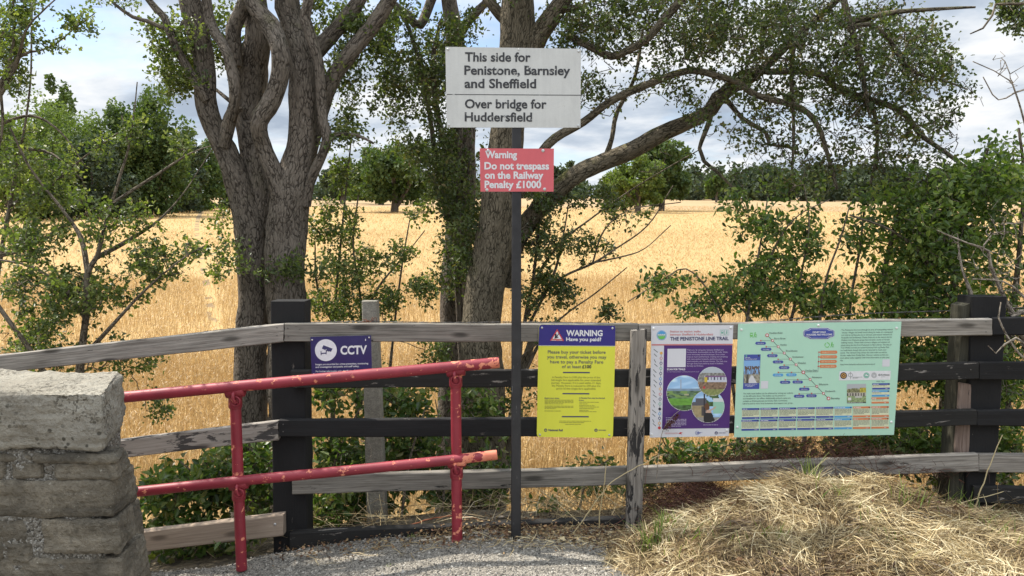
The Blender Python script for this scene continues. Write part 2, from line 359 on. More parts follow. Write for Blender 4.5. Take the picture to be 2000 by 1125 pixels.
M['i_lilac'] = ink('lilac_small_print', (0.50, 0.44, 0.60))
M['i_red'] = ink('red_ink', (0.58, 0.045, 0.05))
M['i_rose'] = ink('rose_ink', (0.60, 0.19, 0.19))
M['i_orange'] = ink('orange_ink', (0.68, 0.22, 0.09))
M['i_blue'] = ink('blue_ink', (0.055, 0.085, 0.36))
M['i_sky'] = ink('sky_blue_ink', (0.09, 0.36, 0.68))
M['i_green'] = ink('green_ink', (0.16, 0.55, 0.10))
M['i_teal'] = ink('teal_ink', (0.15, 0.45, 0.33))
M['i_cream'] = ink('cream_ink', (0.70, 0.73, 0.50))
M['i_yellow'] = ink('amber_ink', (0.75, 0.42, 0.1))
def picture_mat():
    m, nt, b, _ = new_mat('printed_picture')
    nt.links.new(attr(nt, 'col').outputs['Color'], b.inputs['Base Color']); b.inputs['Roughness'].default_value = 0.35
    return m
M['picture'] = picture_mat()

# ------------------------------------------------------------------ mesh builder (numpy)
class MB:
    def __init__(s): s.v = []; s.f = []; s.bk = []; s.rnd = []; s.n = 0; s.sm = []; s.col = []; s.mi = []
    def add(s, v, f, bk=None, rnd=None, smooth=False, col=None, mi=0):
        v = np.asarray(v, float).reshape(-1, 3); f = np.asarray(f, int)
        s.v.append(v); s.f.append(f + s.n)
        s.bk.append(v if bk is None else np.asarray(bk, float))
        s.rnd.append(np.zeros(len(v)) if rnd is None else np.asarray(rnd, float))
        s.sm.append(np.full(len(f), smooth)); s.mi.append(np.full(len(f), mi))
        s.col.append(np.ones((len(v), 3)) if col is None else np.asarray(col, float))
        s.n += len(v)
    def build(s, name, mats, parent=None, loc=None):
        me = bpy.data.meshes.new(name)
        v = np.concatenate(s.v); 
        org = np.array(loc if loc is not None else (0, 0, 0), float)
        tot = [f.shape for f in s.f]
        loops = np.concatenate([f.ravel() for f in s.f]); sizes = np.concatenate([np.full(a, b) for a, b in tot])
        me.vertices.add(len(v)); me.vertices.foreach_set('co', (v - org).astype(np.float32).ravel())
        me.loops.add(len(loops)); me.loops.foreach_set('vertex_index', loops.astype(np.int32))
        me.polygons.add(len(sizes)); me.polygons.foreach_set('loop_start', np.concatenate([[0], np.cumsum(sizes)[:-1]]).astype(np.int32))
        me.polygons.foreach_set('use_smooth', np.concatenate(s.sm))
        if not isinstance(mats, (list, tuple)): mats = [mats]
        for m in mats: me.materials.append(m)
        if len(mats) > 1: me.polygons.foreach_set('material_index', np.concatenate(s.mi).astype(np.int32))
        a = me.attributes.new('bk', 'FLOAT_VECTOR', 'POINT'); a.data.foreach_set('vector', np.concatenate(s.bk).astype(np.float32).ravel())
        a = me.attributes.new('rnd', 'FLOAT', 'POINT'); a.data.foreach_set('value', np.concatenate(s.rnd).astype(np.float32))
        c = np.concatenate(s.col)
        if c.min() < 0.999:
            a = me.attributes.new('col', 'FLOAT_COLOR', 'POINT'); a.data.foreach_set('color', np.concatenate([c, np.ones((len(c), 1))], 1).astype(np.float32).ravel())
        me.update(calc_edges=True); me.validate()
        o = bpy.data.objects.new(name, me); COL.objects.link(o)
        if parent is not None: put(o, parent, org)
        else: o.location = org
        return o
def put(o, parent, org=(0, 0, 0)):
    o.parent = parent; o.location = Vector(org) - (parent.location if parent.type == 'EMPTY' else Vector((0, 0, 0)))
def thing(name, label, cat, loc, group=None):
    o = bpy.data.objects.new(name, None); COL.objects.link(o); o.location = Vector([float(x) for x in loc]); o.empty_display_size = 0.2
    return tag(o, label, cat, group)
def tag(o, label=None, cat=None, group=None, kind=None):
    if label: o['label'] = label
    if cat: o['category'] = cat
    if group: o['group'] = group
    if kind: o['kind'] = kind
    return o

def smooth_path(pts, rad, step=0.06):
    pts = np.asarray(pts, float); rad = np.asarray(rad, float)
    n = len(pts)
    if n < 3:
        k = max(2, int(np.linalg.norm(pts[-1] - pts[0]) / step)); t = np.linspace(0, 1, k + 1)[:, None]
        return pts[0] + (pts[-1] - pts[0]) * t, rad[0] + (rad[-1] - rad[0]) * t[:, 0]
    out = []; ro = []
    ext = np.vstack([2 * pts[0] - pts[1], pts, 2 * pts[-1] - pts[-2]])
    for i in range(n - 1):
        a, b, c, d = ext[i:i + 4]
        k = max(1, int(np.linalg.norm(c - b) / step))
        t = np.linspace(0, 1, k, endpoint=False)[:, None]
        out.append(0.5 * (2 * b + (c - a) * t + (2 * a - 5 * b + 4 * c - d) * t ** 2 + (3 * b - a - 3 * c + d) * t ** 3))
        ro.append(rad[i] + (rad[i + 1] - rad[i]) * t[:, 0])
    out.append(pts[-1:]); ro.append(rad[-1:])
    return np.vstack(out), np.concatenate(ro)

def tube(mb, pts, rad, sides=8, rough=0.0, cap=True, seed=0, smooth=True, rnd=None):
    pts = np.asarray(pts, float); rad = np.broadcast_to(np.asarray(rad, float), (len(pts),))
    n = len(pts)
    T = np.gradient(pts, axis=0); T /= np.linalg.norm(T, axis=1, keepdims=True) + 1e-9
    ref = np.array((0, 1.0, 0)) if abs(T[:, 1]).mean() < 0.8 else np.array((1.0, 0, 0))
    N = np.cross(T, ref); N /= np.linalg.norm(N, axis=1, keepdims=True) + 1e-9
    B = np.cross(T, N)
    th = np.linspace(0, 2 * np.pi, sides, endpoint=False)
    L = np.concatenate([[0], np.cumsum(np.linalg.norm(np.diff(pts, axis=0), axis=1))])
    r = np.repeat(rad[:, None], sides, 1)
    if rough:
        for i in range(n):
            for j in range(sides):
                q = Vector((math.cos(th[j]) * 1.3 + seed * 7.1, math.sin(th[j]) * 1.3, L[i] * 3.2))
                q2 = Vector((math.cos(th[j]) * 2.6 + seed * 3.3, math.sin(th[j]) * 2.6, L[i] * 9))
                r[i, j] *= 1 + rough * (1.15 * noise.noise(q) + 0.75 * noise.noise(q2) + 0.3 * noise.noise(q2 * 2.3))
    v = pts[:, None] + r[:, :, None] * (np.cos(th)[None, :, None] * N[:, None] + np.sin(th)[None, :, None] * B[:, None])
    bk = np.stack([rad[:, None] * np.cos(th)[None] + seed * 3.7, rad[:, None] * np.sin(th)[None], np.repeat(L[:, None], sides, 1)], -1)
    i = np.arange(n - 1)[:, None]; j = np.arange(sides)[None]
    j2 = (j + 1) % sides
    f = np.stack([i * sides + j, i * sides + j2, (i + 1) * sides + j2, (i + 1) * sides + j], -1).reshape(-1, 4)
    rr = None if rnd is None else np.full(n * sides, rnd)
    mb.add(v.reshape(-1, 3), f, bk.reshape(-1, 3), rr, smooth)
    if cap:
        base = v[-1]; mb.add(base, np.arange(sides)[None], bk[-1], None if rnd is None else np.full(sides, rnd), False)
        mb.add(v[0], np.arange(sides)[::-1][None], bk[0], None if rnd is None else np.full(sides, rnd), False)

def unit(a): return a / (np.linalg.norm(a, axis=-1, keepdims=True) + 1e-9)

LOBED = (np.array([(0, 0), (-.30, .18), (-.46, .42), (-.22, .52), (-.30, .78), (0, 1.0), (.30, .78), (.22, .52), (.46, .42), (.30, .18)]), [[0, 1, 2, 3], [0, 3, 4, 5], [0, 5, 6, 7], [0, 7, 8, 9]])
OVAL = (np.array([(0, 0), (-.24, .22), (-.31, .5), (-.18, .8), (0, 1.0), (.18, .8), (.31, .5), (.24, .22)]), [[0, 1, 2, 3], [0, 3, 4, 4], [0, 4, 5, 5], [0, 5, 6, 7]])
OVAL = (OVAL[0], [[0, 1, 2, 3], [0, 3, 4, 5], [0, 5, 6, 7]])
KITE = (np.array([(0, 0), (-.38, .45), (0, 1.0), (.38, .45)]), [[0, 1, 2, 3]])
def leaves(mb, pos, d, nrm, size, shape=LOBED, rnd=None, fold=0.35, width=1.0):
    n = len(pos)
    if n == 0: return
    d = unit(d); nrm = unit(nrm - d * (nrm * d).sum(-1, keepdims=True)); s = np.cross(nrm, d)
    co, fc = shape; k = len(co)
    size = np.broadcast_to(np.asarray(size, float), (n,))[:, None, None]
    x = co[None, :, 0:1] * width; y = co[None, :, 1:2]
    curl = -0.22 * y * y
    v = pos[:, None] + size * (x * s[:, None] + y * d[:, None] + (np.abs(x) * fold + curl) * nrm[:, None])
    f = (np.arange(n)[:, None, None] * k + np.asarray(fc)[None]).reshape(-1, len(fc[0]))
    if rnd is None: rnd = rng.random(n)
    mb.add(v.reshape(-1, 3), f, None, np.repeat(rnd, k), False)

# ------------------------------------------------------------------ ground heights
def sst(t): t = np.clip(t, 0, 1); return t * t * (3 - 2 * t)
def hz(x, y):
    x = np.asarray(x, float); y = np.asarray(y, float)
    near = -0.125 * np.clip(-0.25 - x, 0, 7)
    bank = np.interp(y, [4.5, 5.6, 7.3, 380, 700, 4000], [0, -0.32, -1.2, -1.2 + 0.049 * 372.7, 12, -10])
    bank = np.where(y < 7.3, -1.2 * sst((y - 4.5) / 2.9) , bank)
    roll = 0.0015 * np.clip(y - 12, 0, 200) * np.sin(x * 0.03 + 1) 
    w = sst((y - 4.5) / 2.5)
    return near * (1 - w) + bank + roll

# ================================================================== SETTING
def sheet(name, xs, ys, fz, mat, kind='structure', smooth=True):
    X, Y = np.meshgrid(xs, ys); Z = fz(X, Y)
    v = np.stack([X, Y, Z], -1).reshape(-1, 3); nx = len(xs)
    i = np.arange(len(ys) - 1)[:, None]; j = np.arange(nx - 1)[None]
    f = np.stack([i * nx + j, i * nx + j + 1, (i + 1) * nx + j + 1, (i + 1) * nx + j], -1).reshape(-1, 4)
    mb = MB(); mb.add(v, f, None, None, smooth)
    return tag(mb.build(name, mat), kind=kind)
def lin(*seg):
    out = []
    for a, b, n in seg: out.append(np.linspace(a, b, n, endpoint=False))
    out.append([seg[-1][1]]); return np.concatenate(out)
gx = lin((-2500, -200, 12), (-200, -20, 20), (-20, -5, 25), (-5, 5, 70), (5, 20, 25), (20, 200, 20), (200, 2500, 12))
gy = lin((-1500, -20, 8), (-20, 2, 12), (2, 8, 60), (8, 40, 40), (40, 400, 40), (400, 4000, 12))
def n2d(x, y, s, seed=0.0):
    x, y = np.broadcast_arrays(x, y)
    return np.array([noise.noise(Vector((a * s, b * s, seed))) for a, b in zip(x.ravel(), y.ravel())]).reshape(x.shape)
sheet('ground', gx, gy, lambda x, y: hz(x, y) + 0.025 * n2d(x, y, 1.7) * (np.abs(y) < 30) - 0.02, M['earth'])
# gravel path: in front of the fence, ragged far edge
def gravel_edge(x): return 4.33 + 0.05 * np.sin(x * 5) - 0.15 * sst((x - 0.35) / 0.6) - 0.35 * sst((x - 0.75) / 0.4) + np.where(x < -1.2, -0.12 * (-1.2 - x), 0)
xs = np.linspace(-4, 4, 161); ts = np.linspace(0, 1, 60)
XX, TT = np.meshgrid(xs, ts); YY = -2 + (gravel_edge(XX) + 2) * TT ** 0.6
ZZ = hz(XX, YY) + 0.012 + 0.012 * n2d(XX, YY, 4.0, 3.1)
v = np.stack([XX, YY, ZZ], -1).reshape(-1, 3); nx = len(xs)
i = np.arange(len(ts) - 1)[:, None]; j = np.arange(nx - 1)[None]
mb = MB(); mb.add(v, np.stack([i * nx + j, i * nx + j + 1, (i + 1) * nx + j + 1, (i + 1) * nx + j], -1).reshape(-1, 4), None, None, True)
tag(mb.build('gravel_path', M['gravel']), kind='structure')
# loose chippings
OCT = np.array([(1, 0, 0), (-1, 0, 0), (0, 1, 0), (0, -1, 0), (0, 0, 1), (0, 0, -1.0)])
OCF = np.array([(0, 2, 4), (2, 1, 4), (1, 3, 4), (3, 0, 4), (2, 0, 5), (1, 2, 5), (3, 1, 5), (0, 3, 5)])
n = 15000
px_ = rng.uniform(-2.2, 1.05, n); py_ = rng.uniform(3.25, 4.45, n)
ok = py_ < gravel_edge(px_) - rng.exponential(0.02, n) + 0.03
px_, py_ = px_[ok], py_[ok]; n = len(px_)
size = rng.uniform(0.003, 0.0072, n) * (1 + (rng.random(n) < 0.04) * 0.8)
scl = size[:, None, None] * (1 + 0.5 * rng.normal(size=(n, 6, 1)).clip(-1, 1)) * rng.uniform(0.7, 1.2, (n, 1, 3))
ang = rng.random(n) * 6.28; ca, sa = np.cos(ang)[:, None], np.sin(ang)[:, None]
o6 = OCT[None] * scl
o6 = np.stack([o6[..., 0] * ca - o6[..., 1] * sa, o6[..., 0] * sa + o6[..., 1] * ca, o6[..., 2] * 0.8], -1)
c = np.stack([px_, py_, hz(px_, py_) + 0.014 + 0.012 * n2d(px_, py_, 4.0, 3.1)], -1)
mb = MB(); mb.add((o6 + c[:, None]).reshape(-1, 3), (np.arange(n)[:, None, None] * 6 + OCF[None]).reshape(-1, 3), None, np.repeat(rng.random(n), 6), False)
M['chips'] = leaf_mat('stone_chippings', [(0.06, 0.057, 0.052), (0.13, 0.12, 0.103), (0.21, 0.193, 0.165), (0.30, 0.276, 0.24), (0.50, 0.47, 0.415)], 0.0, 0.9)
tag(mb.build('loose_chippings', M['chips']), 'grey and white loose stone chippings over the path', 'gravel', kind='stuff')

# field: closed crop canopy surface below the ears
fy = lin((7.35, 20, 60), (20, 80, 60), (80, 400, 50))
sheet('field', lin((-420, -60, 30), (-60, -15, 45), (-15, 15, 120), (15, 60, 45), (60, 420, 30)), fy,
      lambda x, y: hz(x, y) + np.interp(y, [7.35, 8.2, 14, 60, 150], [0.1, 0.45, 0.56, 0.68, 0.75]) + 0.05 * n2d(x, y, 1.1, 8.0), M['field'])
TRACK = [PV(px, py, Y) for px, py, Y in ((425, 640, 13.6), (412, 590, 17.6), (402, 540, 23.5), (391, 480, 36), (384, 440, 55), (390, 415, 88), (402, 398, 145))]
TRACK = np.array(TRACK); TRACK[:, 2] = 0
tp, _ = smooth_path(TRACK, np.ones(len(TRACK)), 0.7)
mb = MB(); tz = hz(tp[:, 0], tp[:, 1]) + np.interp(tp[:, 1], [7, 14, 60, 150], [0.52, 0.55, 0.68, 0.78])
w = 0.06 + 0.0018 * tp[:, 1]
vv = np.stack([np.stack([tp[:, 0] - w, tp[:, 1], tz], -1), np.stack([tp[:, 0] + w, tp[:, 1], tz], -1)], 1).reshape(-1, 3)
k = np.arange(len(tp) - 1)
mb.add(vv, np.stack([k * 2, k * 2 + 1, k * 2 + 3, k * 2 + 2], -1)); tag(mb.build('track', M['track']), kind='structure')
def track_dist(x, y):
    xi = np.interp(y, tp[:, 1], tp[:, 0]); return np.where((y > tp[0, 1]) & (y < tp[-1, 1]), np.abs(x - xi), 9.0)
# standing wheat
mb = MB()
def wheat(n, y0, y1, size, head, stem=True):
    u = rng.random(n); y = np.sqrt(y0 ** 2 + u * (y1 ** 2 - y0 ** 2)); x = rng.uniform(-1, 1, n) * (0.70 * y + 1.0)
    keep = track_dist(x, y) > 0.10 + 0.0022 * y
    x, y = x[keep], y[keep]; n = len(x)
    z0 = hz(x, y)
    h = 0.74 + 0.06 * rng.normal(size=n) + 0.06 * n2d(x * 1.0, y, 0.5, 2.0) + np.interp(y, [7, 60, 150], [0, 0.05, 0.1])
    lean = rng.normal(size=(n, 2)) * 0.10 + np.array([0.05, -0.02])
    base = np.stack([x, y, z0], -1); top = np.stack([x + lean[:, 0], y + lean[:, 1], z0 + h], -1)
    th = rng.uniform(-0.9, 0.9, n); side = np.stack([np.cos(th), np.sin(th), 0 * th], -1)
    rv = np.clip(rng.normal(0.5, 0.15, n) + 0.35 * n2d(x, y, 0.25, 5.0), 0, 1)
    if stem:
        s = side * 0.0022 * size; b2 = base + (top - base) * 0.25
        v = np.stack([b2 - s, b2 + s, top + s, top - s], 1)
        mb.add(v.reshape(-1, 3), np.arange(n * 4).reshape(-1, 4), None, np.repeat(rv * 0.8, 4))
        # a dry leaf blade off the stem
        q = base + (top - base) * rng.uniform(0.4, 0.8, n)[:, None]; dr = unit(np.stack([rng.normal(size=n), rng.normal(size=n), rng.uniform(-0.6, 0.9, n)], -1))
        e = q + dr * (0.16 * size ** 0.5); s3 = side * 0.0035 * size
        mb.add(np.stack([q - s3, q + s3, e], 1).reshape(-1, 3), np.arange(n * 3).reshape(-1, 3), None, np.repeat(rv, 3))
    ang = rng.uniform(0, 6.28, n); nod = np.stack([np.cos(ang) * 0.55, np.sin(ang) * 0.55, rng.uniform(-0.2, 1.0, n)], -1); nod = unit(nod)
    L = head * rng.uniform(0.7, 1.25, n)[:, None]; ww = side * (0.0062 * size)
    a = top; mid = top + nod * L * 0.45 + np.array([0, 0, 0.012]); e = top + nod * L * 1.0
    v = np.stack([a, mid - ww, e, mid + ww], 1)
    mb.add(v.reshape(-1, 3), np.arange(n * 4).reshape(-1, 4), None, np.repeat(rv, 4))
wheat(42000, 7.3, 13, 1.0, 0.095)
wheat(42000, 13, 24, 1.3, 0.11)
wheat(46000, 24, 50, 1.9, 0.15, False)
wheat(40000, 50, 120, 3.2, 0.24, False)
tag(mb.build('wheat', M['wheat']), 'ripe golden wheat standing across the field', 'wheat', kind='stuff')

# ================================================================== DISTANT TREES
def crown_leaves(mb, clumps, nper, leaf, shape=KITE, flat=0.8):
    for (c, r) in clumps:
        c = np.array(c); n = max(6, int(nper * (r[0] * r[2]) if isinstance(r, tuple) else nper))
        d = unit(rng.normal(size=(n, 3))); rad = rng.random(n) ** 0.22
        rr = np.array(r)
        p = c + d * rad[:, None] * rr
        ln = unit(d + rng.normal(size=(n, 3)) * 0.6); ld = unit(rng.normal(size=(n, 3)) + np.array([0, 0, -0.3]))
        leaves(mb, p, ld, ln, leaf * rng.uniform(0.6, 1.4, n), shape, np.clip(rng.normal(0.5, 0.25, n), 0, 1))
def far_tree(name, label, px, ybase, ytop, halfw, Y, mat, nclump=34, nleaf=150, leaf=None, trunk=0.12, group=None, low=0.18, lean=0.0, round_=1.0):
    base = P(px, ybase, Y); base[2] = float(hz(base[0], Y)) + 0.1
    top = P(px, ytop, Y)[2]; H = max(1.0, top - base[2]); W = halfw / F * Y
    t = thing(name, label, 'tree', base, group)
    mb = MB(); k = 1.0 if leaf is None else leaf
    lf = k * max(0.22, 0.0042 * Y)
    zc = base[2] + H * (0.5 + low / 2); hh = H * (0.5 - low / 2)
    cl = []
    for i in range(nclump):
        d = unit(rng.normal(size=3)); rad = rng.uniform(0.45, 1.0)
        s = rng.uniform(0.10, 0.30)
        p = np.array([d[0] * W * rad, d[1] * W * rad * 0.9, d[2] * hh * rad])
        cl.append((np.array([base[0] + lean * W, Y, zc]) + p, (s * W * 1.15, s * W * 1.15, s * hh * 1.1)))
    cl.append((np.array([base[0], Y, zc]), (W * 0.62, W * 0.6, hh * 0.72)))
    for c, r in cl:
        n = int(nleaf * (0.4 + 2.2 * r[0] / W)); d = unit(rng.normal(size=(n, 3))); rad = rng.random(n) ** 0.25
        p = c + d * rad[:, None] * np.array(r)
        leaves(mb, p, unit(rng.normal(size=(n, 3))), unit(d + 0.7 * rng.normal(size=(n, 3))), lf * rng.uniform(0.6, 1.5, n), KITE, np.clip(rng.normal(0.5, 0.22, n) + rng.normal() * 0.12, 0, 1))
    mb.build('crown', mat, t)
    tm = MB(); r0 = W * trunk
    pts, rr = smooth_path([base - np.array([0, 0, .5]), base + np.array([0.05 * W, 0, H * 0.2]), base + np.array([0, 0, H * 0.6])], [r0 * 1.25, r0, r0 * 0.5], 0.8)
    tube(tm, pts, rr, 8, 0.1)
    for q in range(5):
        a = rng.uniform(0, 6.28); s = pts[len(pts) // 3]
        e = np.array([base[0] + math.cos(a) * W * 0.6, Y + math.sin(a) * W * 0.6, zc + rng.uniform(-.2, .5) * hh])
        lp, lr = smooth_path([s, (s + e) / 2 + np.array([0, 0, -0.04 * H]), e], [r0 * 0.5, r0 * 0.32, r0 * 0.1], 0.8); tube(tm, lp, lr, 6)
    tm.build('trunk', M['bark'], t)
    return t
G = 'woodland trees on the left edge of the field'
far_tree('woodland_tree', 'pale green feathery tree with the tallest dark top behind it, far left wood', 105, 392, 178, 105, 84, M['tree_pale'], 46, 260, 0.75, low=-0.05, trunk=0.04, group=G)
far_tree('woodland_tree', 'dark round tree crown rising above the pale trees at the wood\'s top', 112, 375, 160, 48, 104, M['tree_far'], 26, 170, group=G)
far_tree('woodland_tree', 'light olive tree between the pale tree and the large dark tree', 205, 388, 180, 66, 88, M['tree_pale'], 36, 240, 0.75, low=-0.05, trunk=0.04, group=G)
far_tree('woodland_tree', 'big dark green tree with a broad round crown at the wood\'s right', 292, 384, 180, 88, 82, M['tree_far'], 54, 280, low=-0.03, trunk=0.04, group=G)
far_tree('woodland_tree', 'bright yellow green tree low on the far left of the wood', 12, 394, 222, 62, 70, M['tree_lime'], 30, 200, low=-0.03, trunk=0.04, group=G)
far_tree('woodland_tree', 'mid green low tree where the wood ends beside the left trunks', 388, 380, 272, 62, 108, M['tree_far'], 30, 200, low=-0.05, trunk=0.04, group=G)
far_tree('woodland_tree', 'short dark tree filling the wood edge under the olive tree', 180, 390, 260, 80, 76, M['wood_far'], 36, 220, low=-0.05, trunk=0.04, group=G)
far_tree('woodland_tree', 'green tree standing left of the pale tree, half behind the shrub', -40, 395, 190, 75, 80, M['tree_far'], 30, 170, low=0.05, group=G)
far_tree('woodland_tree', 'olive green tree low at the front of the wood, left of the big dark tree', 245, 388, 232, 52, 80, M['tree_pale'], 34, 200, 0.8, low=-0.05, trunk=0.04, group=G)
far_tree('woodland_tree', 'dark bushy tree at the wood\'s foot between the big dark tree and the track', 345, 384, 262, 55, 96, M['wood_far'], 34, 200, low=-0.05, trunk=0.04, group=G)
far_tree('woodland_tree', 'dark shady tree at the foot of the pale feathery tree', 75, 396, 270, 80, 74, M['tree_far'], 36, 220, low=-0.05, trunk=0.04, group=G)
far_tree('woodland_tree', 'dark tree in the gap behind the leaning left trunks', 450, 378, 300, 50, 120, M['wood_far'], 22, 140, low=0.04, group=G)
far_tree('field_tree', 'round dark oak alone in the field left of the signpost', 768, 405, 268, 82, 96, M['tree_far'], 50, 260, trunk=0.085, low=0.12, group='trees standing out in the field')
far_tree('field_tree', 'small tree with a short pale trunk behind the round field oak', 742, 392, 318, 62, 150, M['wood_far'], 24, 150, trunk=0.09, group='trees standing out in the field')
far_tree('field_tree', 'dark bushy tree just right of the red warning sign in the distance', 1095, 388, 308, 34, 150, M['wood_far'], 22, 150, low=0.04, group='trees standing out in the field')
far_tree('field_tree', 'sunlit yellow green tree under the long mossy branch', 1243, 414, 308, 62, 92, M['tree_lime'], 36, 240, 0.8, trunk=0.09, group='trees standing out in the field')
far_tree('field_tree', 'taller mid green tree behind the sunlit yellow green tree', 1290, 412, 272, 62, 100, M['tree_far'], 40, 220, trunk=0.09, group='trees standing out in the field')
far_tree('field_tree', 'small grey green bush left of the sunlit tree', 1200, 408, 345, 34, 98, M['wood_far'], 18, 150, low=0.03, group='trees standing out in the field')
far_tree('field_tree', 'lone small tree before the right hand wood', 1398, 396, 335, 22, 170, M['tree_far'], 14, 120, trunk=0.1, group='trees standing out in the field')
far_tree('field_tree', 'low dark tree on the skyline left of the round field oak', 668, 388, 312, 42, 170, M['wood_far'], 20, 140, low=0.04, group='trees standing out in the field')
far_tree('field_tree', 'dark tree on the skyline right of the round field oak', 870, 388, 318, 52, 160, M['wood_far'], 22, 140, low=0.04, group='trees standing out in the field')
# far wood on the right skyline: reads as one mass
mb = MB()
for i in range(150):
    px = rng.uniform(1310, 2080); Y = rng.uniform(205, 270)
    c = P(px, 386, Y); c[2] = hz(c[0], Y)
    H = rng.uniform(0.66, 1.0) * (Y / F) * (78 - 0.012 * abs(px - 1700)); W = rng.uniform(12, 26) / F * Y
    n = 260; d = unit(rng.normal(size=(n, 3))); p = c + np.array([0, 0, H * 0.52]) + d * (rng.random(n) ** 0.25)[:, None] * np.array([W, W, H * 0.52])
    leaves(mb, p, unit(rng.normal(size=(n, 3))), unit(d + 0.6 * rng.normal(size=(n, 3))), rng.uniform(0.8, 1.9, n), KITE, np.clip(rng.normal(0.5, 0.2, n) + rng.normal() * 0.25, 0, 1))
for i in range(110):
    px = rng.uniform(560, 1320); Y = rng.uniform(230, 300)
    c = P(px, 386, Y); c[2] = hz(c[0], Y)
    H = rng.uniform(0.6, 1.0) * (Y / F) * 42; W = rng.uniform(12, 24) / F * Y
    n = 130; d = unit(rng.normal(size=(n, 3))); p = c + np.array([0, 0, H * 0.52]) + d * (rng.random(n) ** 0.25)[:, None] * np.array([W, W, H * 0.52])
    leaves(mb, p, unit(rng.normal(size=(n, 3))), unit(d + 0.6 * rng.normal(size=(n, 3))), rng.uniform(0.9, 2.0, n), KITE, np.clip(rng.normal(0.5, 0.2, n) + rng.normal() * 0.15, 0, 1))
tag(mb.build('far_wood', M['wood_far']), 'dark wood along the skyline beyond the wheat', 'wood', kind='stuff')
# grassy bank at the end of the track
mb = MB(); c = P(375, 376, 128); n = 2500
d = rng.normal(size=(n, 2)); p = np.stack([c[0] + d[:, 0] * 2.2, 126 + d[:, 1] * 2, 0 * d[:, 0]], -1); p[:, 2] = hz(p[:, 0], p[:, 1]) + rng.uniform(0.6, 1.5, n) * np.exp(-0.15 * d[:, 0] ** 2)
leaves(mb, p, unit(np.stack([rng.normal(size=n) * .4, rng.normal(size=n) * .4, np.ones(n)], -1)), unit(rng.normal(size=(n, 3))), 0.7, KITE, None)
tag(mb.build('rough_grass', M['grass']), 'green rough grass where the track meets the wood', 'grass', kind='stuff')

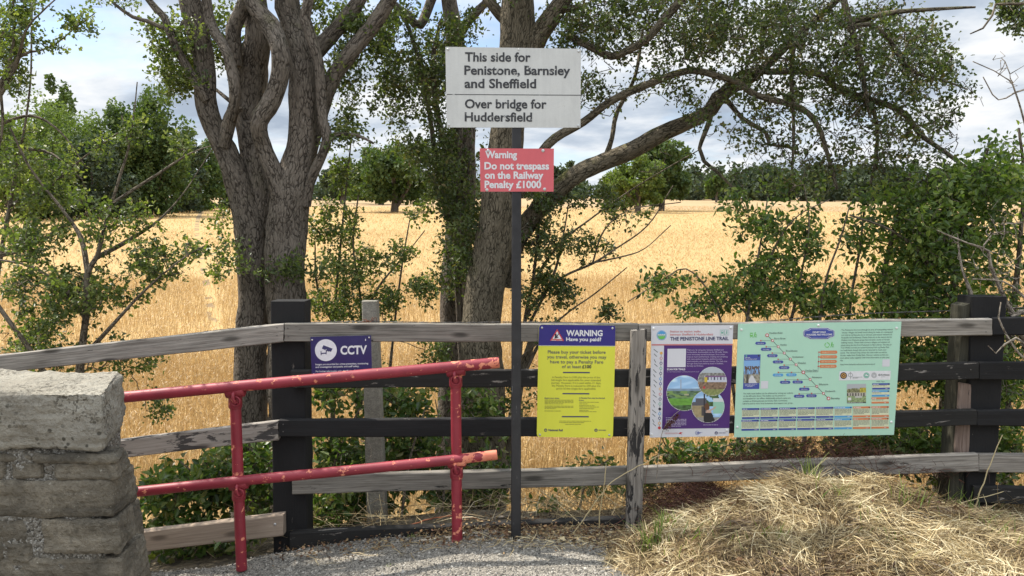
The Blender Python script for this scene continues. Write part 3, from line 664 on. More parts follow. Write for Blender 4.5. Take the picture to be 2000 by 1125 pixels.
# ================================================================== WOODY PLANTS NEAR THE FENCE
class Woody:
    """limbs traced as 3D polylines, twigs grown from them towards points spread through the crown, leaves on the twigs"""
    def __init__(s): s.limbs = MB(); s.skel = []; s.k = 0; s.twigs = MB(); s.leaf = MB()
    def limb(s, pts, sides=12, rough=0.12, step=0.05, grow=True):
        """pts: (px, py, depth, radius in photo pixels)"""
        p = np.array([P(a, b, c) for a, b, c, r in pts]); r = np.array([q[3] / F * q[2] for q in pts])
        q, rr = smooth_path(p, r, step); s.k += 1
        if len(q) < 3: return
        tube(s.limbs, q, rr, sides, rough, True, s.k)
        if grow: s.skel.append(q)
        return q
    def zones(s, zs):
        """zs: (px, py, rx, ry, Y0, Y1, count)"""
        out = []
        for (px, py, rx, ry, y0, y1, n) in zs:
            a = rng.uniform(0, 6.28, n); r = np.sqrt(rng.random(n))
            Y = rng.uniform(y0, y1, n)
            ax, ay = px + rx * r * np.cos(a), py + ry * r * np.sin(a)
            # sprays: points gather round a smaller number of centres, leaving gaps between
            m = max(3, n // 7); k = rng.integers(0, m, n); f = rng.uniform(0.45, 0.85, n)
            ax = ax + (ax[k] - ax) * f; ay = ay + (ay[k] - ay) * f; Y = Y + (Y[k] - Y) * f
            out.append(PV(ax, ay, Y))
        return np.vstack(out)
    def grow(s, att, step=0.07, wig=0.022, rmin=0.0011, rk=0.0009, maxd=3.0, sag=0.0, expo=0.5):
        sk = np.vstack(s.skel)
        cap_ = len(sk) + len(att) * 60
        N = np.zeros((cap_, 3)); N[:len(sk)] = sk; par = np.full(cap_, -1); m = len(sk); n0 = m
        dist = np.array([((sk - a) ** 2).sum(1).min() for a in att])
        paths = []
        for a in att[np.argsort(dist)]:
            d2 = ((N[:m] - a) ** 2).sum(1)
            k = int(d2.argmin()); d = math.sqrt(d2[k])
            if d > maxd or d < 0.03: continue
            cnt = max(2, int(d / step)); t = np.linspace(0, 1, cnt + 1)[1:, None]
            perp = rng.normal(size=3); off = rng.normal(size=3) * d * 0.13
            q = N[k] + (a - N[k]) * t + off * np.sin(np.pi * t) + rng.normal(size=(cnt, 3)) * wig
            q[:, 2] -= sag * d * np.sin(np.pi * t[:, 0])
            if m + cnt >= cap_: break
            N[m:m + cnt] = q; par[m:m + cnt] = np.concatenate([[k], np.arange(m, m + cnt - 1)])
            paths.append((k, m, cnt)); m += cnt
        w = np.zeros(m)
        hasch = np.zeros(m, bool)
        cntv = np.ones(m) * 0.12
        for i in range(m - 1, n0 - 1, -1): cntv[par[i]] += cntv[i]
        rad = rmin + rk * np.minimum(cntv, 400) ** expo
        s.N, s.par, s.m, s.n0, s.rad, s.cnt = N, par, m, n0, rad, cntv
        for (k, a, c) in paths:
            pts = np.vstack([N[k], N[a:a + c]]); rr = np.concatenate([[min(rad[a] * 1.05, 0.04)], rad[a:a + c]])
            tube(s.twigs, pts, rr, 5 if rr[0] > 0.006 else 3, 0, False, int(a) % 17)
        return s
    def leafy(s, prob=0.6, per=4, size=0.034, thin=6.0, shape=LOBED, spread=0.03, width=0.85, up=0.5, keep=None, droop=0.0, fold=0.35, jit=0.16):
        idx = np.arange(s.n0, s.m); idx = idx[s.cnt[idx] < thin]
        idx = idx[rng.random(len(idx)) < prob]
        if keep is not None: idx = idx[keep(s.N[idx])]
        pos = np.repeat(s.N[idx], per, 0); tw = unit(np.repeat(s.N[idx] - s.N[s.par[idx]], per, 0)); n = len(pos)
        if n == 0: return s
        pos = pos + rng.normal(size=(n, 3)) * spread
        d = unit(rng.normal(size=(n, 3)) * 0.9 + tw * 0.6 + np.array([0, 0, 0.15 - droop]))
        nr = unit(rng.normal(size=(n, 3)) * 0.75 + np.array([0, -0.12, up]))
        cl = np.repeat(rng.normal(0.45, 0.2, len(idx)), per)
        leaves(s.leaf, pos, d, nr, size * rng.uniform(0.55, 1.3, n), shape, np.clip(cl + rng.normal(size=n) * jit, 0, 1), fold, width)
        return s
    def finish(s, t, bark, leafm, twigm=None, names=('trunk', 'twigs', 'crown')):
        if s.limbs.n: s.limbs.build(names[0], bark, t)
        if s.twigs.n: s.twigs.build(names[1], twigm or M['twig'], t)
        if s.leaf.n: s.leaf.build(names[2], leafm, t)
        return t

# ---- multi-stemmed tree on the left
YL = 5.6
w = Woody()
w.limb([(488, 1010, YL, 40), (489, 850, YL, 33), (490, 700, YL, 31), (496, 560, YL, 30), (488, 450, YL, 30), (472, 380, YL, 27), (448, 310, YL, 22), (424, 262, YL, 20), (404, 205, YL, 20), (399, 122, YL, 20), (381, 40, YL, 20), (366, -20, YL, 20), (345, -130, YL, 15), (300, -300, YL - .2, 8)], 18, 0.13)
w.limb([(502, 520, YL + .06, 26), (502, 420, YL + .05, 27), (497, 300, YL + .14, 26), (487, 228, YL + .18, 27), (493, 140, YL + .18, 28), (503, 70, YL + .1, 24), (498, 0, YL + .15, 22), (510, -140, YL + .3, 16), (540, -320, YL + .4, 8)], 16, 0.14)
w.limb([(438, 285, YL - .05, 12), (446, 245, YL - .1, 13), (458, 203, YL - .2, 10), (457, 157, YL - .22, 11), (441, 98, YL - .2, 10), (413, 50, YL - .1, 10), (402, -10, YL - .1, 9), (390, -120, YL, 6)], 12, 0.15)
w.limb([(460, 130, YL, 12), (457, 88, YL, 14), (456, 55, YL, 14), (473, 15, YL, 13), (488, -40, YL, 11), (480, -160, YL, 7)], 12, 0.14)
w.limb([(566, 1020, YL - .1, 48), (565, 850, YL - .1, 40), (562, 700, YL - .1, 39), (560, 560, YL - .1, 38), (560, 450, YL - .1, 38), (568, 380, YL - .1, 37), (580, 320, YL - .1, 31), (590, 262, YL - .1, 27), (591, 157, YL - .1, 25), (588, 92, YL - .05, 25), (572, 45, YL, 24), (560, -10, YL, 22), (575, -150, YL + .1, 17), (600, -320, YL + .2, 12), (640, -540, YL + .2, 6)], 18, 0.13)
w.limb([(552, 400, YL - .15, 19.8), (538, 345, YL - .18, 17.1), (515, 285, YL - .2, 16.2), (507, 240, YL - .28, 16.2), (531, 196, YL - .28, 17.1), (549, 140, YL - .3, 17.1), (546, 90, YL - .3, 17.1), (523, 45, YL - .2, 18.0), (496, 12, YL - .2, 16.2), (470, -60, YL - .2, 11.7), (430, -220, YL - .3, 6.3)], 14, 0.16)
w.limb([(594, 400, YL - .12, 13.6), (604, 360, YL - .15, 10.2), (630, 300, YL - .2, 9.3), (639, 268, YL - .2, 10.2), (631, 238, YL - .2, 9.3), (627, 190, YL - .2, 10.2), (622, 122, YL - .2, 10.2), (608, 72, YL - .2, 11.0), (596, 35, YL - .2, 10.2), (604, -20, YL - .2, 9.3), (590, -150, YL - .2, 6.0)], 12, 0.16)
w.limb([(600, 310, YL - .05, 15.3), (622, 235, YL - .05, 14.4), (645, 160, YL - .08, 15.3), (683, 105, YL - .1, 14.4), (733, 42, YL - .1, 14.4), (766, -10, YL - .1, 12.8), (850, -160, YL - .2, 10.2), (880, -400, YL - .2, 6.8), (890, -600, YL - .2, 4.2)], 12, 0.13)
w.limb([(592, 130, YL, 15.3), (622, 95, YL, 16.1), (655, 60, YL, 15.3), (688, 20, YL, 14.4), (712, -20, YL, 12.8), (760, -140, YL, 6.8)], 12, 0.13)
w.limb([(405, 195, YL - .05, 11), (371, 140, YL - .1, 8), (345, 95, YL - .12, 8), (332, 62, YL - .14, 8), (320, 32, YL - .14, 7), (304, 17, YL - .14, 7), (286, -5, YL - .14, 6), (255, -60, YL - .2, 4)], 10, 0.16)
w.limb([(345, 62, YL - .12, 4), (312, 52, YL - .14, 4), (290, 42, YL - .15, 4), (259, 33, YL - .16, 3.5), (224, 8, YL - .18, 3), (200, -15, YL - .2, 2)], 8, 0.1)
w.limb([(368, 150, YL, 5), (352, 60, YL + .1, 4), (375, 25, YL + .15, 3)], 6)
w.limb([(640, 275, YL - .2, 5), (665, 262, YL - .22, 4), (700, 265, YL - .25, 3), (730, 280, YL - .3, 2)], 6)
w.limb([(470, 215, YL, 5), (440, 190, YL + .1, 4), (422, 175, YL + .2, 3)], 6)
att = w.zones([(620, -520, 330, 150, 5.0, 6.3, 240), (900, -640, 260, 150, 5.0, 6.3, 160), (345, 120, 55, 90, 5.4, 6.0, 80), (330, 60, 70, 60, 5.3, 5.9, 50), (318, 105, 35, 14, 5.3, 5.7, 20), (365, 170, 50, 40, 5.4, 5.9, 45), (430, 60, 90, 70, 5.7, 6.2, 70), (470, 130, 40, 60, 5.8, 6.2, 30),
    (230, 0, 60, 30, 5.2, 5.7, 26), (520, -60, 260, 90, 5.2, 6.4, 130), (640, 30, 70, 60, 5.7, 6.2, 60), (690, 150, 50, 110, 5.4, 6.0, 70), (660, 270, 60, 50, 5.3, 5.8, 40), (700, 60, 60, 60, 5.4, 6.0, 50),
    (560, -220, 380, 120, 5.0, 6.4, 150), (430, 500, 40, 60, 5.3, 5.6, 26), (440, 420, 30, 40, 5.4, 5.7, 10), (610, 520, 40, 50, 5.2, 5.5, 24), (555, 530, 60, 25, 5.1, 5.4, 22), (610, 190, 30, 70, 5.8, 6.1, 18)])
att = np.vstack([att, w.zones([(345, 110, 60, 100, 5.4, 6.0, 60), (430, 60, 110, 70, 5.7, 6.2, 50), (690, 130, 60, 130, 5.4, 6.1, 60), (720, 50, 60, 60, 5.4, 6.0, 40), (430, 500, 50, 60, 5.2, 5.5, 20), (600, 520, 50, 50, 5.1, 5.4, 20)])])
w.grow(att, wig=0.018, rk=0.0008)
w.leafy(0.6, 14, 0.028, 3.0, LOBED, 0.032)
t = thing('hawthorn_tree', 'many stemmed tree with thick twisting bare trunks behind the left fence post', 'tree', P(530, 990, YL), 'hawthorn trees behind the fence')
w.finish(t, M['bark'], M['haw'])

# ---- leaning tree behind the signpost, with the long limb to the right
YM = 5.7
w = Woody()
w.limb([(930, 1030, YM, 62), (935, 930, YM, 52), (940, 800, YM, 47), (942, 720, YM, 43), (940, 640, YM, 39), (950, 560, YM, 38), (962, 490, YM, 37), (974, 400, YM, 36), (985, 300, YM, 34), (1000, 190, YM, 32), (1008, 100, YM, 32), (1011, 20, YM, 32), (1012, -80, YM, 28), (1020, -250, YM, 16), (1040, -420, YM, 7)], 22, 0.12)
w.limb([(975, 960, YM - .08, 20), (965, 850, YM - .1, 20), (955, 760, YM - .08, 18), (948, 680, YM, 16)], 12, 0.15)
w.limb([(985, 930, YM + .1, 16), (1000, 850, YM + .15, 13), (1012, 760, YM + .2, 10), (1040, 660, YM + .3, 7)], 10, 0.15)
w.limb([(985, 560, YM + .2, 18.5), (1005, 480, YM + .2, 18.5), (1040, 425, YM + .2, 18.5), (1085, 375, YM + .15, 19.1), (1128, 340, YM + .1, 17.8), (1180, 316, YM + .1, 17.2), (1235, 292, YM + .05, 17.2), (1295, 260, YM, 15.8), (1345, 238, YM, 13.9), (1388, 216, YM, 13.2), (1402, 192, YM, 13.9), (1435, 170, YM, 10.6), (1475, 148, YM, 9.2), (1530, 95, YM - .1, 7.9), (1590, 40, YM - .2, 6.6), (1660, -20, YM - .3, 5.3), (1760, -100, YM - .3, 3.3)], 16, 0.15)
w.limb([(1010, 380, YM, 12.2), (1070, 282, YM - .1, 8.6), (1140, 238, YM - .15, 7.9), (1192, 198, YM - .2, 7.2), (1262, 166, YM - .25, 7.2), (1345, 138, YM - .3, 6.5), (1405, 150, YM - .3, 6.5), (1442, 161, YM - .3, 6.5), (1475, 185, YM - .32, 5.8), (1562, 210, YM - .35, 5.8), (1597, 245, YM - .36, 5.0), (1615, 297, YM - .38, 4.3), (1635, 370, YM - .4, 2.9)], 12, 0.13)
w.limb([(1405, 185, YM, 7.2), (1450, 143, YM - .05, 6.5), (1510, 140, YM - .1, 6.5), (1597, 143, YM - .15, 6.5), (1632, 171, YM - .2, 6.5), (1678, 189, YM - .2, 6.5), (1737, 206, YM - .25, 5.8), (1772, 227, YM - .25, 5.8), (1797, 262, YM - .3, 5.0), (1846, 297, YM - .3, 4.3), (1895, 332, YM - .35, 2.9), (1950, 360, YM - .4, 1.8)], 10, 0.13)
w.limb([(1408, 198, YM, 6.0), (1420, 197, YM - .05, 5.2), (1450, 231, YM - .1, 4.5), (1496, 259, YM - .15, 4.5), (1503, 282, YM - .16, 3.0), (1540, 287, YM - .18, 2.6), (1560, 300, YM - .2, 2.2)], 8, 0.12)
w.limb([(1640, -30, YM - .3, 6.8), (1652, 17, YM - .32, 6.8), (1667, 70, YM - .34, 6.0), (1681, 122, YM - .36, 6.0), (1688, 164, YM - .36, 4.5), (1700, 230, YM - .4, 3.0)], 8, 0.12)
w.limb([(1672, 50, YM - .35, 4.5), (1700, 47, YM - .38, 5.2), (1737, 77, YM - .4, 4.5), (1758, 115, YM - .4, 4.5), (1790, 143, YM - .42, 3.8), (1842, 157, YM - .45, 2.6), (1890, 175, YM - .5, 1.5)], 8, 0.12)
w.limb([(1565, 60, YM - .2, 4), (1552, 90, YM - .25, 4), (1546, 140, YM - .25, 4), (1549, 210, YM - .28, 4), (1550, 280, YM - .3, 3), (1545, 360, YM - .3, 2.5)], 6, 0.1)
w.limb([(1370, -60, YM - .4, 11.2), (1330, 0, YM - .4, 8.8), (1300, 34, YM - .38, 8.0), (1262, 77, YM - .36, 8.0), (1224, 100, YM - .3, 7.2), (1195, 110, YM - .25, 8.0), (1150, 90, YM - .15, 7.2), (1110, 70, YM, 7.2)], 8, 0.13)
w.limb([(1020, 130, YM, 20), (1046, 80, YM, 20), (1070, 42, YM - .05, 19), (1100, 0, YM - .1, 17), (1160, -90, YM - .2, 12), (1260, -200, YM - .3, 7)], 12, 0.13)
w.limb([(1080, 30, YM - .06, 8), (1105, 18, YM - .1, 6), (1140, 12, YM - .15, 5)], 6, 0.1)
w.limb([(1180, 316, YM + .1, 6.3), (1195, 270, YM + .1, 4.9), (1205, 220, YM + .15, 4.2), (1240, 150, YM + .2, 3.5), (1255, 60, YM + .3, 2.8)], 8, 0.12)
w.limb([(1700, 200, YM - .2, 5), (1712, 240, YM - .2, 4), (1712, 300, YM - .25, 3.5), (1700, 360, YM - .3, 2.5)], 6, 0.1)
w.limb([(1390, 215, YM, 6), (1384, 240, YM - .05, 5), (1366, 290, YM - .1, 4), (1375, 315, YM - .1, 4), (1400, 335, YM - .12, 3), (1430, 365, YM - .15, 2.5)], 6, 0.12)
w.limb([(1640, 50, YM - .3, 6), (1740, 25, YM - .4, 5), (1860, 16, YM - .5, 3), (1905, 14, YM - .52, 2)], 6, 0.1)
w.limb([(1008, 60, YM + .1, 13), (960, 8, YM + .1, 10), (930, -40, YM + .2, 9), (860, -180, YM + .2, 6)], 8, 0.1)
att = w.zones([(1200, 60, 130, 90, 5.2, 6.2, 150), (1330, 50, 140, 90, 5.0, 6.2, 190), (1500, 60, 170, 100, 4.9, 6.2, 260), (1690, 70, 150, 110, 4.9, 6.0, 240), (1800, 110, 90, 110, 4.9, 5.8, 130), (1600, 190, 160, 80, 5.0, 6.0, 150),
    (1450, 180, 120, 70, 5.2, 6.0, 75), (1740, 230, 130, 80, 5.0, 5.8, 130), (1860, 230, 60, 80, 4.9, 5.6, 60), (1620, 300, 160, 70, 5.0, 5.8, 85), (1500, 300, 70, 60, 5.2, 5.8, 22), (1800, 320, 90, 50, 4.9, 5.6, 40),
    (1180, 170, 90, 60, 5.2, 6.0, 70), (1300, 170, 90, 50, 5.2, 6.0, 50), (1120, 80, 60, 60, 5.3, 6.0, 50), (1330, 330, 90, 50, 5.4, 5.9, 18), (1600, 360, 120, 40, 5.0, 5.6, 16),
    (1450, -130, 450, 110, 4.8, 6.4, 330), (1250, -300, 600, 130, 4.6, 6.6, 300), (1000, -60, 120, 60, 5.2, 6.2, 60)])
att = np.vstack([att, w.zones([(1180, 40, 140, 90, 5.2, 6.2, 130), (1330, 70, 140, 90, 5.0, 6.2, 150), (1480, 60, 170, 110, 4.9, 6.2, 190), (1650, 90, 170, 120, 4.9, 6.0, 200), (1800, 140, 90, 130, 4.9, 5.8, 130), (1560, 200, 200, 90, 5.0, 6.0, 120), (1700, 290, 180, 70, 5.0, 5.8, 120), (1600, 330, 200, 50, 5.1, 5.7, 60), (1450, 250, 120, 80, 5.2, 5.9, 60)])])
w.grow(att, wig=0.03, rk=0.0010, rmin=0.0014, sag=0.05)
w.leafy(0.52, 17, 0.028, 2.8, LOBED, 0.034, keep=lambda p: rng.random(len(p)) < np.clip(0.40 + 0.34 * (p[:, 2] - 2.2), 0.2, 1.0))
t = thing('hawthorn_tree', 'leaning thick trunk behind the signpost, its long mossy limb reaching right', 'tree', P(935, 1000, YM), 'hawthorn trees behind the fence')
w.finish(t, M['bark_moss'], M['hawdark'])

# ---- darker narrow tree just left of it
YB = 6.4
w = Woody()
w.limb([(878, 1000, YB, 30), (882, 800, YB, 27), (884, 640, YB, 25), (888, 560, YB, 26), (898, 420, YB, 28), (903, 300, YB, 26), (900, 180, YB, 22), (885, 60, YB, 17), (870, -60, YB, 13), (860, -220, YB, 7)], 16, 0.12)
w.limb([(893, 980, YB - .15, 7), (905, 800, YB - .2, 7), (898, 640, YB - .2, 6), (890, 500, YB - .22, 6), (893, 380, YB - .25, 5), (900, 250, YB - .3, 4), (905, 120, YB - .3, 3)], 8, 0.1)
w.limb([(905, 960, YB - .2, 6), (912, 700, YB - .2, 5), (900, 560, YB - .2, 4), (905, 420, YB - .3, 4), (920, 300, YB - .3, 3)], 8, 0.1)
w.limb([(880, 440, YB - .1, 7), (868, 400, YB - .15, 6), (850, 300, YB - .2, 5), (832, 180, YB - .25, 4), (800, 60, YB - .3, 4), (770, 10, YB - .3, 3)], 8, 0.1)
w.limb([(860, -50, YB, 10), (822, 48, YB - .1, 9), (798, 30, YB - .15, 8), (768, 8, YB - .2, 7), (740, -30, YB - .3, 5)], 8, 0.12)
w.limb([(905, 110, YB, 11), (895, 70, YB - .05, 10), (925, 30, YB - .1, 9), (955, 0, YB - .1, 7)], 8, 0.12)
w.limb([(892, 330, YB, 7), (860, 250, YB - .1, 6), (845, 130, YB - .2, 5), (860, 40, YB - .3, 3)], 8, 0.12)
att = w.zones([(890, 330, 70, 90, 5.7, 6.6, 120), (850, 170, 80, 90, 5.7, 6.6, 120), (790, 100, 70, 80, 5.7, 6.5, 80), (760, 190, 50, 90, 5.7, 6.4, 60), (880, 60, 90, 60, 5.8, 6.6, 90), (900, 440, 60, 90, 5.7, 6.4, 75), (870, 540, 45, 80, 5.8, 6.4, 42), (830, 330, 40, 80, 5.8, 6.4, 40), (840, -60, 160, 60, 5.8, 6.6, 70), (790, 30, 60, 30, 5.7, 6.4, 40), (920, 420, 35, 130, 5.6, 6.0, 50), (770, 280, 60, 60, 5.8, 6.4, 14)])
att = np.vstack([att, w.zones([(880, 330, 90, 120, 5.7, 6.6, 130), (830, 160, 90, 110, 5.7, 6.6, 120), (900, 480, 70, 110, 5.7, 6.4, 60), (760, 160, 50, 100, 5.7, 6.4, 40)])])
w.grow(att, wig=0.022, rk=0.0008)
w.leafy(0.6, 15, 0.028, 3.0, LOBED, 0.033)
t = thing('hawthorn_tree', 'slim dark tree hung with leafy shoots close left of the leaning trunk', 'tree', P(880, 990, YB), 'hawthorn trees behind the fence')
w.finish(t, M['bark'], M['hawdark'])

# ---- shrubs. each: (label, base px, base py, depth, stems, zones, leaf settings)
def shrub(name, label, stems, zones, leafm='haw', prob=0.55, per=8, size=0.033, thin=3.0, shape=LOBED, wig=0.018, rk=0.0009, bark='twig', spread=0.028, group=None, mult=1.0, sag=0.0, droop=0.0, twigm=None, up=0.5, step=0.07):
    w = Woody()
    for s in stems: w.limb([(a, b_, c, max(1.0, r * (0.8 if i < 2 else 0.58))) for i, (a, b_, c, r) in enumerate(s)], 9, 0.12)
    w.grow(w.zones([z[:6] + (int(z[6] * mult),) for z in zones]), wig=wig, rk=rk, sag=sag, step=step)
    if prob > 0: w.leafy(prob, per, size, thin, shape, spread, droop=droop, up=up)
    b = stems[0][0]
    t = thing(name, label, 'shrub' if name != 'bramble' else 'bramble', P(b[0], b[1], b[2]), group or {'hawthorn_shrub': 'hawthorn shrubs behind the fence', 'bramble': 'bramble thickets behind the rails'}.get(name))
    w.finish(t, M[bark], M[leafm], M[twigm] if twigm else None, ('stem', 'twigs', 'foliage'))
    return t
Y = 5.0
shrub('hawthorn_shrub', 'open hawthorn bush with an S curved dark stem rising left of the rails',
    [[(112, 990, Y, 15), (140, 880, Y, 13), (160, 680, Y, 12), (170, 600, Y, 11), (170, 535, Y, 10), (190, 500, Y, 8), (206, 436, Y, 6), (222, 385, Y, 5), (238, 332, Y, 4.5), (252, 287, Y, 3.5), (262, 220, Y, 2.5), (268, 160, Y, 1.5)],
     [(130, 850, Y, 8), (110, 780, Y - .1, 8), (70, 700, Y - .15, 8), (20, 630, Y - .2, 8), (-30, 560, Y - .2, 6)],
     [(172, 540, Y, 7), (160, 470, Y + .1, 6), (130, 420, Y + .15, 5), (60, 330, Y + .2, 4), (20, 250, Y + .2, 3)],
     [(185, 505, Y, 6), (250, 470, Y + .1, 5), (310, 430, Y + .15, 4), (360, 375, Y + .2, 2), (415, 290, Y + .25, 1.3)],
     [(222, 395, Y, 4), (300, 345, Y, 3.5), (370, 300, Y - .05, 2.5), (412, 285, Y - .05, 1.5)],
     [(160, 700, Y, 6), (215, 640, Y - .1, 5), (280, 570, Y - .15, 4), (350, 510, Y - .2, 3), (400, 480, Y - .2, 1.8)],
     [(165, 620, Y, 5), (120, 560, Y - .05, 4), (60, 520, Y - .1, 4), (-20, 505, Y - .1, 3)],
     [(252, 290, Y, 2.5), (242, 250, Y, 2), (238, 225, Y, 1.5)]],
    [(200, 560, 120, 70, 4.8, 5.4, 120), (100, 600, 110, 90, 4.7, 5.4, 130), (310, 510, 80, 60, 4.7, 5.2, 70), (230, 440, 90, 50, 4.8, 5.3, 60), (265, 240, 35, 50, 4.9, 5.2, 24), (190, 700, 130, 50, 4.8, 5.3, 70), (60, 730, 90, 60, 4.7, 5.2, 60), (330, 280, 60, 30, 4.9, 5.2, 16), (50, 470, 80, 60, 4.8, 5.3, 60), (400, 490, 50, 30, 4.8, 5.1, 22), (280, 790, 60, 40, 4.9, 5.3, 20)], size=0.028, prob=0.58, per=14, mult=1.05)
Y = 5.4
shrub('hawthorn_shrub', 'pale leaved hawthorn spray leaning in at the far left below the wood',
    [[(-60, 960, Y, 12), (-40, 700, Y, 11), (-10, 560, Y, 9), (14, 430, Y, 7), (30, 340, Y, 5), (48, 250, Y, 4), (60, 150, Y, 3), (62, 40, Y, 3), (66, -60, Y, 2)],
     [(0, 499, Y, 6), (52, 485, Y, 5), (115, 447, Y - .1, 4), (180, 410, Y - .1, 3)], [(20, 400, Y, 5), (90, 370, Y, 4), (160, 310, Y - .1, 3), (230, 260, Y - .1, 2)],
     [(40, 290, Y, 4), (100, 300, Y, 3), (160, 350, Y - .1, 2)], [(-20, 250, Y, 4), (60, 226, Y, 3.5), (120, 260, Y, 3), (170, 330, Y, 2)]],
    [(60, 330, 110, 60, 5.0, 5.8, 110), (110, 390, 110, 50, 5.0, 5.8, 110), (40, 440, 70, 50, 5.0, 5.8, 70), (170, 290, 50, 40, 5.1, 5.6, 24), (30, 250, 50, 40, 5.0, 5.6, 26), (150, 450, 60, 40, 5.0, 5.5, 40), (20, 560, 50, 60, 5.1, 5.6, 30), (30, 640, 60, 60, 5.1, 5.6, 40)], size=0.028, prob=0.58, per=14, mult=0.75)
Y = 4.9
shrub('hawthorn_shrub', 'leafy hawthorn top with an arching spray against the sky, upper left corner',
    [[(-90, 900, Y, 14), (-80, 500, Y, 11), (-40, 250, Y, 8), (10, 150, Y, 6), (28, 60, Y, 4), (20, -60, Y, 3)], [(-30, 240, Y, 6), (30, 130, Y, 5), (50, 60, Y - .1, 4), (80, 25, Y - .1, 3), (118, -10, Y - .1, 2)],
     [(-20, 190, Y, 5), (40, 110, Y, 4), (75, 100, Y, 3), (110, 85, Y, 2.5), (140, 60, Y, 2), (185, 26, Y, 1.5)], [(0, 170, Y, 4), (5, 240, Y, 3), (-5, 310, Y, 2)]],
    [(25, 60, 55, 75, 4.6, 5.2, 75), (20, 140, 40, 60, 4.6, 5.2, 40), (150, 45, 46, 18, 4.8, 5.0, 22), (100, 90, 40, 10, 4.8, 5.0, 14), (40, 10, 40, 40, 4.6, 5.2, 30), (85, 10, 20, 20, 4.7, 5, 8), (-50, 100, 60, 120, 4.6, 5.4, 60)], size=0.028, prob=0.7, per=12)
Y = 6.0
shrub('hawthorn_shrub', 'slender upright hawthorn shoots between the left trunks and the signpost',
    [[(655, 1000, Y, 6), (650, 800, Y, 6), (655, 600, Y, 5), (668, 450, Y, 4), (680, 330, Y, 3), (690, 230, Y, 2)], [(690, 1000, Y, 6), (700, 760, Y, 5), (705, 600, Y, 4), (690, 480, Y, 3.5), (700, 380, Y, 2.5)],
     [(745, 1000, Y, 6), (755, 800, Y, 5), (770, 640, Y, 4), (785, 520, Y, 3), (800, 430, Y, 2)], [(655, 640, Y, 4), (620, 560, Y, 3), (615, 470, Y, 2)], [(700, 640, Y, 3), (740, 560, Y, 3), (790, 500, Y, 2), (830, 450, Y, 1.5)]],
    [(660, 430, 40, 60, 5.6, 6.2, 50), (690, 520, 70, 60, 5.6, 6.2, 85), (660, 590, 60, 40, 5.6, 6.1, 60), (740, 590, 60, 40, 5.6, 6.1, 50), (780, 500, 50, 40, 5.7, 6.1, 20), (680, 340, 40, 50, 5.8, 6.1, 30), (820, 560, 40, 50, 5.7, 6.1, 28), (700, 900, 80, 70, 5.4, 6.0, 60), (620, 440, 22, 40, 5.7, 6, 16), (690, 720, 90, 50, 5.3, 6.0, 60), (840, 720, 60, 60, 5.6, 6.1, 30), (830, 420, 40, 40, 5.8, 6.2, 14), (780, 780, 60, 60, 5.6, 6.2, 30)], size=0.028, prob=0.58, per=14, mult=1.5)
Y = 5.9
shrub('hawthorn_shrub', 'sparse fan of bare and leafy shoots right of the black sign pole',
    [[(1000, 980, Y, 8), (1010, 800, Y, 7), (1022, 640, Y, 6), (1060, 575, Y, 5), (1101, 540, Y, 4), (1157, 515, Y, 4), (1196, 490, Y, 3), (1265, 440, Y, 2.5), (1315, 362, Y, 1.5)],
     [(1010, 760, Y, 5), (1060, 660, Y, 4), (1110, 610, Y, 3), (1160, 575, Y, 2.5), (1225, 522, Y, 1.5)], [(1020, 660, Y, 5), (1040, 560, Y + .1, 4), (1090, 480, Y + .1, 4), (1150, 430, Y + .1, 3), (1250, 360, Y + .15, 2.5), (1370, 290, Y + .2, 1.5)],
     [(1040, 560, Y, 4), (1050, 470, Y, 3.5), (1055, 400, Y, 3)], [(1030, 640, Y, 4), (1080, 540, Y, 3.5), (1100, 460, Y, 3), (1110, 400, Y, 2)], [(1150, 515, Y, 2.5), (1220, 500, Y, 2), (1260, 485, Y, 1.5), (1310, 440, Y, 1)],
     [(1157, 515, Y, 2.5), (1180, 450, Y, 2), (1230, 410, Y, 1.5), (1330, 395, Y, 1)], [(1015, 700, Y, 3), (1090, 640, Y - .1, 2.5), (1150, 640, Y - .15, 2), (1200, 605, Y - .2, 1.3)]],
    [(1060, 470, 60, 60, 5.5, 6.1, 75), (1050, 560, 50, 60, 5.5, 6.1, 60), (1100, 570, 50, 40, 5.6, 6.0, 30), (1150, 480, 60, 50, 5.7, 6.1, 26), (1170, 400, 90, 40, 5.7, 6.1, 22), (1180, 610, 40, 15, 5.6, 5.9, 12), (1240, 430, 60, 40, 5.8, 6.1, 12), (1060, 390, 40, 40, 5.6, 6.0, 40), (1070, 640, 50, 30, 5.6, 6.0, 24), (1060, 760, 60, 60, 5.5, 6.0, 26), (1000, 800, 60, 60, 5.5, 6.0, 26)], leafm='hawdark', size=0.028, prob=0.58, per=14, mult=1.3)
Y = 5.0
H = dict(shape=OVAL, leafm='elder', sag=0.06, droop=0.35)
